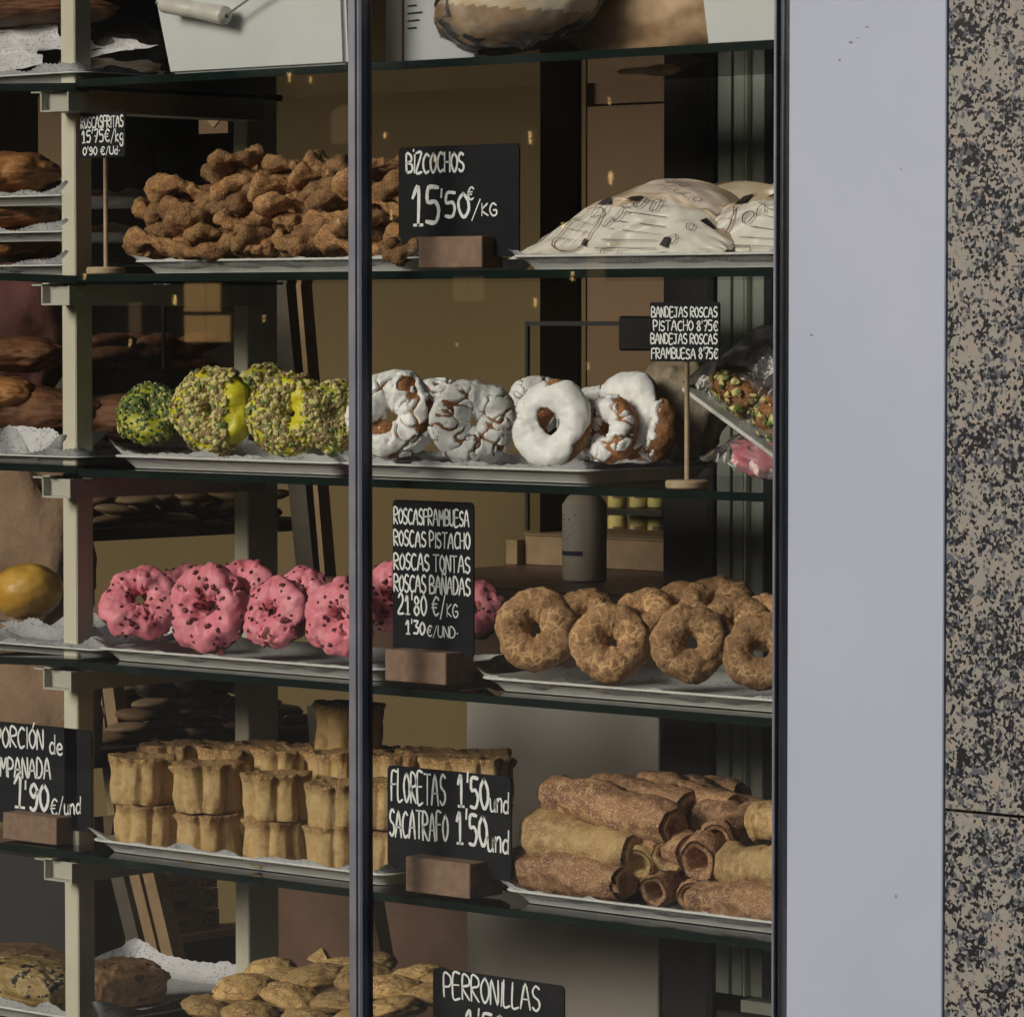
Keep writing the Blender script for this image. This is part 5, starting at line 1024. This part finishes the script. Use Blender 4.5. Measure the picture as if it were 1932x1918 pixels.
def m_pie(name, hi, a_, b_, dk):
    k = NT(name); c = k.mix(k.ramp(k.noise(18, 5, .65), .40, .60), a_, b_); c = k.mix(k.ramp(k.noise(34, 4, .6), hi, hi+.03), c, dk); k.l(c, k.b.inputs['Base Color']); k.b.inputs['Roughness'].default_value = .6; k.bump(k.noise(80, 5, .65), .7, .005); return k.m
M_PIE = m_pie('cut_pie', .55, (.30, .20, .06), (.50, .37, .18), (.014, .012, .012)); M_PIEB = m_pie('browned_pie', .60, (.13, .065, .03), (.36, .22, .11), (.08, .035, .015))
slab('savoury_pie', 'cut pie slice with dark filling at the bottom left', 62, 1845, .20, 205, 74, .12, [M_PIE], 13, 12, 5)
slab('savoury_pie', 'brown pie end behind the front post', 222, 1848, .30, 128, 74, .15, [M_PIEB], 14, -10, 8)
slab('savoury_pie', 'pale folded pie behind the cut slice', 40, 1808, .34, 240, 46, .14, [M_PIEB], 15, 5, 4)
tag(pbox('shade_box', M_DARKCOL, -120, 168, 1612, 1800, 1.7, .3), 'dark cupboard low behind the pies at the bottom left', 'cupboard')  # dark box added to make the space behind the pies nearly black
# top shelf left: paper covered trays
z1 = ZT[0]
ltray('card tray at the left end of the top shelf', 'speckled paper in the top left tray', -130, 150, 0, .04, .36, z1+.0008, 51)
loaf('covered_loaf', 'dark loaf under speckled paper, top left corner', 60, 25, .22, 400, 60, .2, M_DCRUST, 61)
def sheet(label, pts, seed, mat=M_PAPER, th=.012):
    """a stiff folded sheet of printed paper, its corners given by where they stand"""
    c = [np.array(at(*p)) for p in pts]; nu, nv = 30, 20; U, Vv = np.meshgrid(np.linspace(0, 1, nu), np.linspace(0, 1, nv), indexing='ij'); U3, V3 = U[..., None], Vv[..., None]
    P = (c[0]*(1-U3)+c[1]*U3)*(1-V3)+(c[3]*(1-U3)+c[2]*U3)*V3; w = fbm(np.stack([U*3+seed, Vv*3, 0*U], -1), 3)*th; P[..., 1] += w; P[..., 2] += w*.5
    o = obj('paper_sheet', mesh('paper_sheet', P.reshape(-1, 3), gridF(nu, nv, False, False), [mat]), None); tag(o, label, 'paper'); return o
sheet('speckled paper sheet hanging over the top left tray', [(-40, 148, .06), (85, 120, .07), (60, 75, .12), (-40, 72, .12)], 1); sheet('square cornered paper sheet behind the top left tray', [(-40, 88, .16), (125, 95, .16), (100, 37, .20), (-40, 48, .20)], 2)
sheet('crumpled paper sheet behind the front post on the top shelf', [(100, 130, .24), (175, 105, .24), (300, 85, .26), (165, 56, .28)], 3); sheet('dark grey paper wrap right of the front post', [(165, 152, .20), (310, 140, .20), (300, 120, .24), (165, 105, .24)], 4, M_GREYWOOD)
o = loaf('covered_loaf', 'dark cloth covered loaf right of the front post, top shelf', 235, 95, .32, 190, 110, .12, M_DARKC, 63)

# ------------------------------------------------------------------ top shelf: enamel bucket, framed paper, bread, white board
bk = thing('white_bucket', 'white enamel bucket with wire bail and turned handle on the top shelf', 'bucket', (0, 0, 0))
Yf = .04; a0 = at(318, 137, Yf); a1 = at(652, 121, Yf); b0 = at(286, -60, Yf); b1 = at(652, -60, Yf); zb0 = z1+.001
V = [(a0[0], Yf, zb0), (a1[0], Yf, zb0), (b1[0], Yf-.012, b0[2]+.08), (b0[0]-.02, Yf-.012, b0[2]+.08), (a0[0]+.01, Yf+.03, zb0), (a1[0], Yf+.03, zb0), (b1[0], Yf+.04, b0[2]+.08), (b0[0]-.02, Yf+.04, b0[2]+.08)]
import bmesh
me = mesh('body', V, [(0, 1, 2, 3), (5, 4, 7, 6), (1, 5, 6, 2), (4, 0, 3, 7), (0, 4, 5, 1)], [M_ENAMEL], False); bm = bmesh.new(); bm.from_mesh(me); bmesh.ops.bevel(bm, geom=bm.edges[:], offset=.006, segments=3, affect='EDGES'); bm.to_mesh(me); bm.free(); obj('body', me, bk)
h0, h1 = at(306, 8, Yf-.035), at(428, 30, Yf-.03); ax = (h1-h0)
pts = [h0+ax*t_ for t_ in (0, .02, .06, .3, .45, .48, .52, .55, .8, .95, .985, 1)]; rr = [.006, .012, .0130, .0128, .0128, .0120, .0120, .0128, .0138, .0145, .0135, .004]
obj('handle', B().tube(pts, rr, 20).me('handle', [M_HANDLE], True), bk)
w0, w1 = at(428, 28, Yf-.03), at(510, -25, Yf-.03); obj('bail_wire', B().tube([h0-ax*.1, h0+ax*.02, h1-ax*.01, w0, (w0+w1)/2+np.array([0, 0, .002]), w1, at(620, -90, Yf-.03)], .0018, 8).me('bail_wire', [M_WIRE], True), bk)
fp = thing('framed_paper', 'cream framed notice standing behind the bread bag on the top shelf', 'notice', (0, 0, 0))
Yn = .15; c0, c1 = at(727, 112, Yn), at(845, 100, Yn); zn = z1+.001
boxo('frame_side', M_FRAMEP, c0[0], at(757, 60, Yn)[0], Yn, Yn+.012, zn, zn+.30, fp, .001); boxo('sheet', M_SHEET, at(757.5, 60, Yn)[0], c1[0]+.05, Yn+.003, Yn+.010, zn+.001, zn+.29, fp); boxo('frame_line', M_BROWNW, at(757.5, 60, Yn)[0], at(760, 60, Yn)[0], Yn+.0005, Yn+.0028, zn, zn+.29, fp)
b = B()
for i in range(7): ribbons(b, [[(at(768, 60, Yn)[0], z1+.06+i*.011), (at(768, 60, Yn)[0]+.016+.006*(i % 3), z1+.0605+i*.011)]], lambda u, v, off: (u, Yn+.003-off, v), .0035, .0008, smooth=False)
obj('printing', b.me('printing', [M_INK]), fp)
bb = thing('bagged_bread', 'big floury loaf in a clear plastic bag on the top shelf', 'bread', tuple(at(975, 2, .12)))
k = 1/pxm(bb.location[0], .12)
def loaf_me(name, sx, sy, sz, seed, mats):
    nu, nv = 90, 44; u = np.arange(nu)*2*math.pi/nu; v = np.linspace(0, math.pi, nv); U, Vv = np.meshgrid(u, v, indexing='ij'); n = np.stack([np.sin(Vv)*np.cos(U), np.sin(Vv)*np.sin(U), np.cos(Vv)], -1); P = n*(1+.045*fbm(n*1.8+seed, 4))[..., None]*np.array([sx, sy, sz])
    F = gridF(nu, nv, True, False); zc_ = P[..., 2].reshape(-1)[F].mean(1)+.25*P[..., 0].reshape(-1)[F].mean(1); return mesh(name, P.reshape(-1, 3), F, mats, True, (zc_ < -.012).astype(int))
obj('loaf', loaf_me('loaf', 150*k*1.25, .085, 92*k, 3, [M_FLOURY, M_LOAFBOT]), bb, rot=(0, R(-9), 0))
obj('plastic_bag', blob_mesh('plastic_bag', M_FILM, 160*k*1.25, .089, 95*k, 8, .045, 3.0, 90, 50, o=4), bb, loc=(.008, 0, .001), rot=(0, R(-10), 0))
bp = obj('kraft_bag', blob_mesh('kraft_bag', M_LOAFBOT, .16, .07, .085, 17, .12, 2.2, 60, 36, o=4), None, at(1235, 25, .26)); tag(bp, 'brown paper wrapped bread right of the bagged loaf', 'bread')
wbx = thing('white_box', 'white enamel box at the right end of the top shelf', 'box', (0, 0, 0))
Yw = .05; V = [(at(1334, 85, Yw)[0], Yw, z1+.001), (at(1475, 85, Yw)[0]+.02, Yw, z1+.001), (at(1475, 85, Yw)[0]+.02, Yw-.01, z1+.30), (at(1318, 0, Yw)[0]-.022, Yw-.01, z1+.30)]; V += [(x, y+.25, z) for x, y, z in V]
me = mesh('body', V, [(0, 1, 2, 3), (5, 4, 7, 6), (1, 5, 6, 2), (4, 0, 3, 7), (0, 4, 5, 1), (3, 2, 6, 7)], [M_ENAMEL], False); bm = bmesh.new(); bm.from_mesh(me); bmesh.ops.bevel(bm, geom=bm.edges[:], offset=.004, segments=2, affect='EDGES'); bm.to_mesh(me); bm.free(); obj('body', me, wbx)
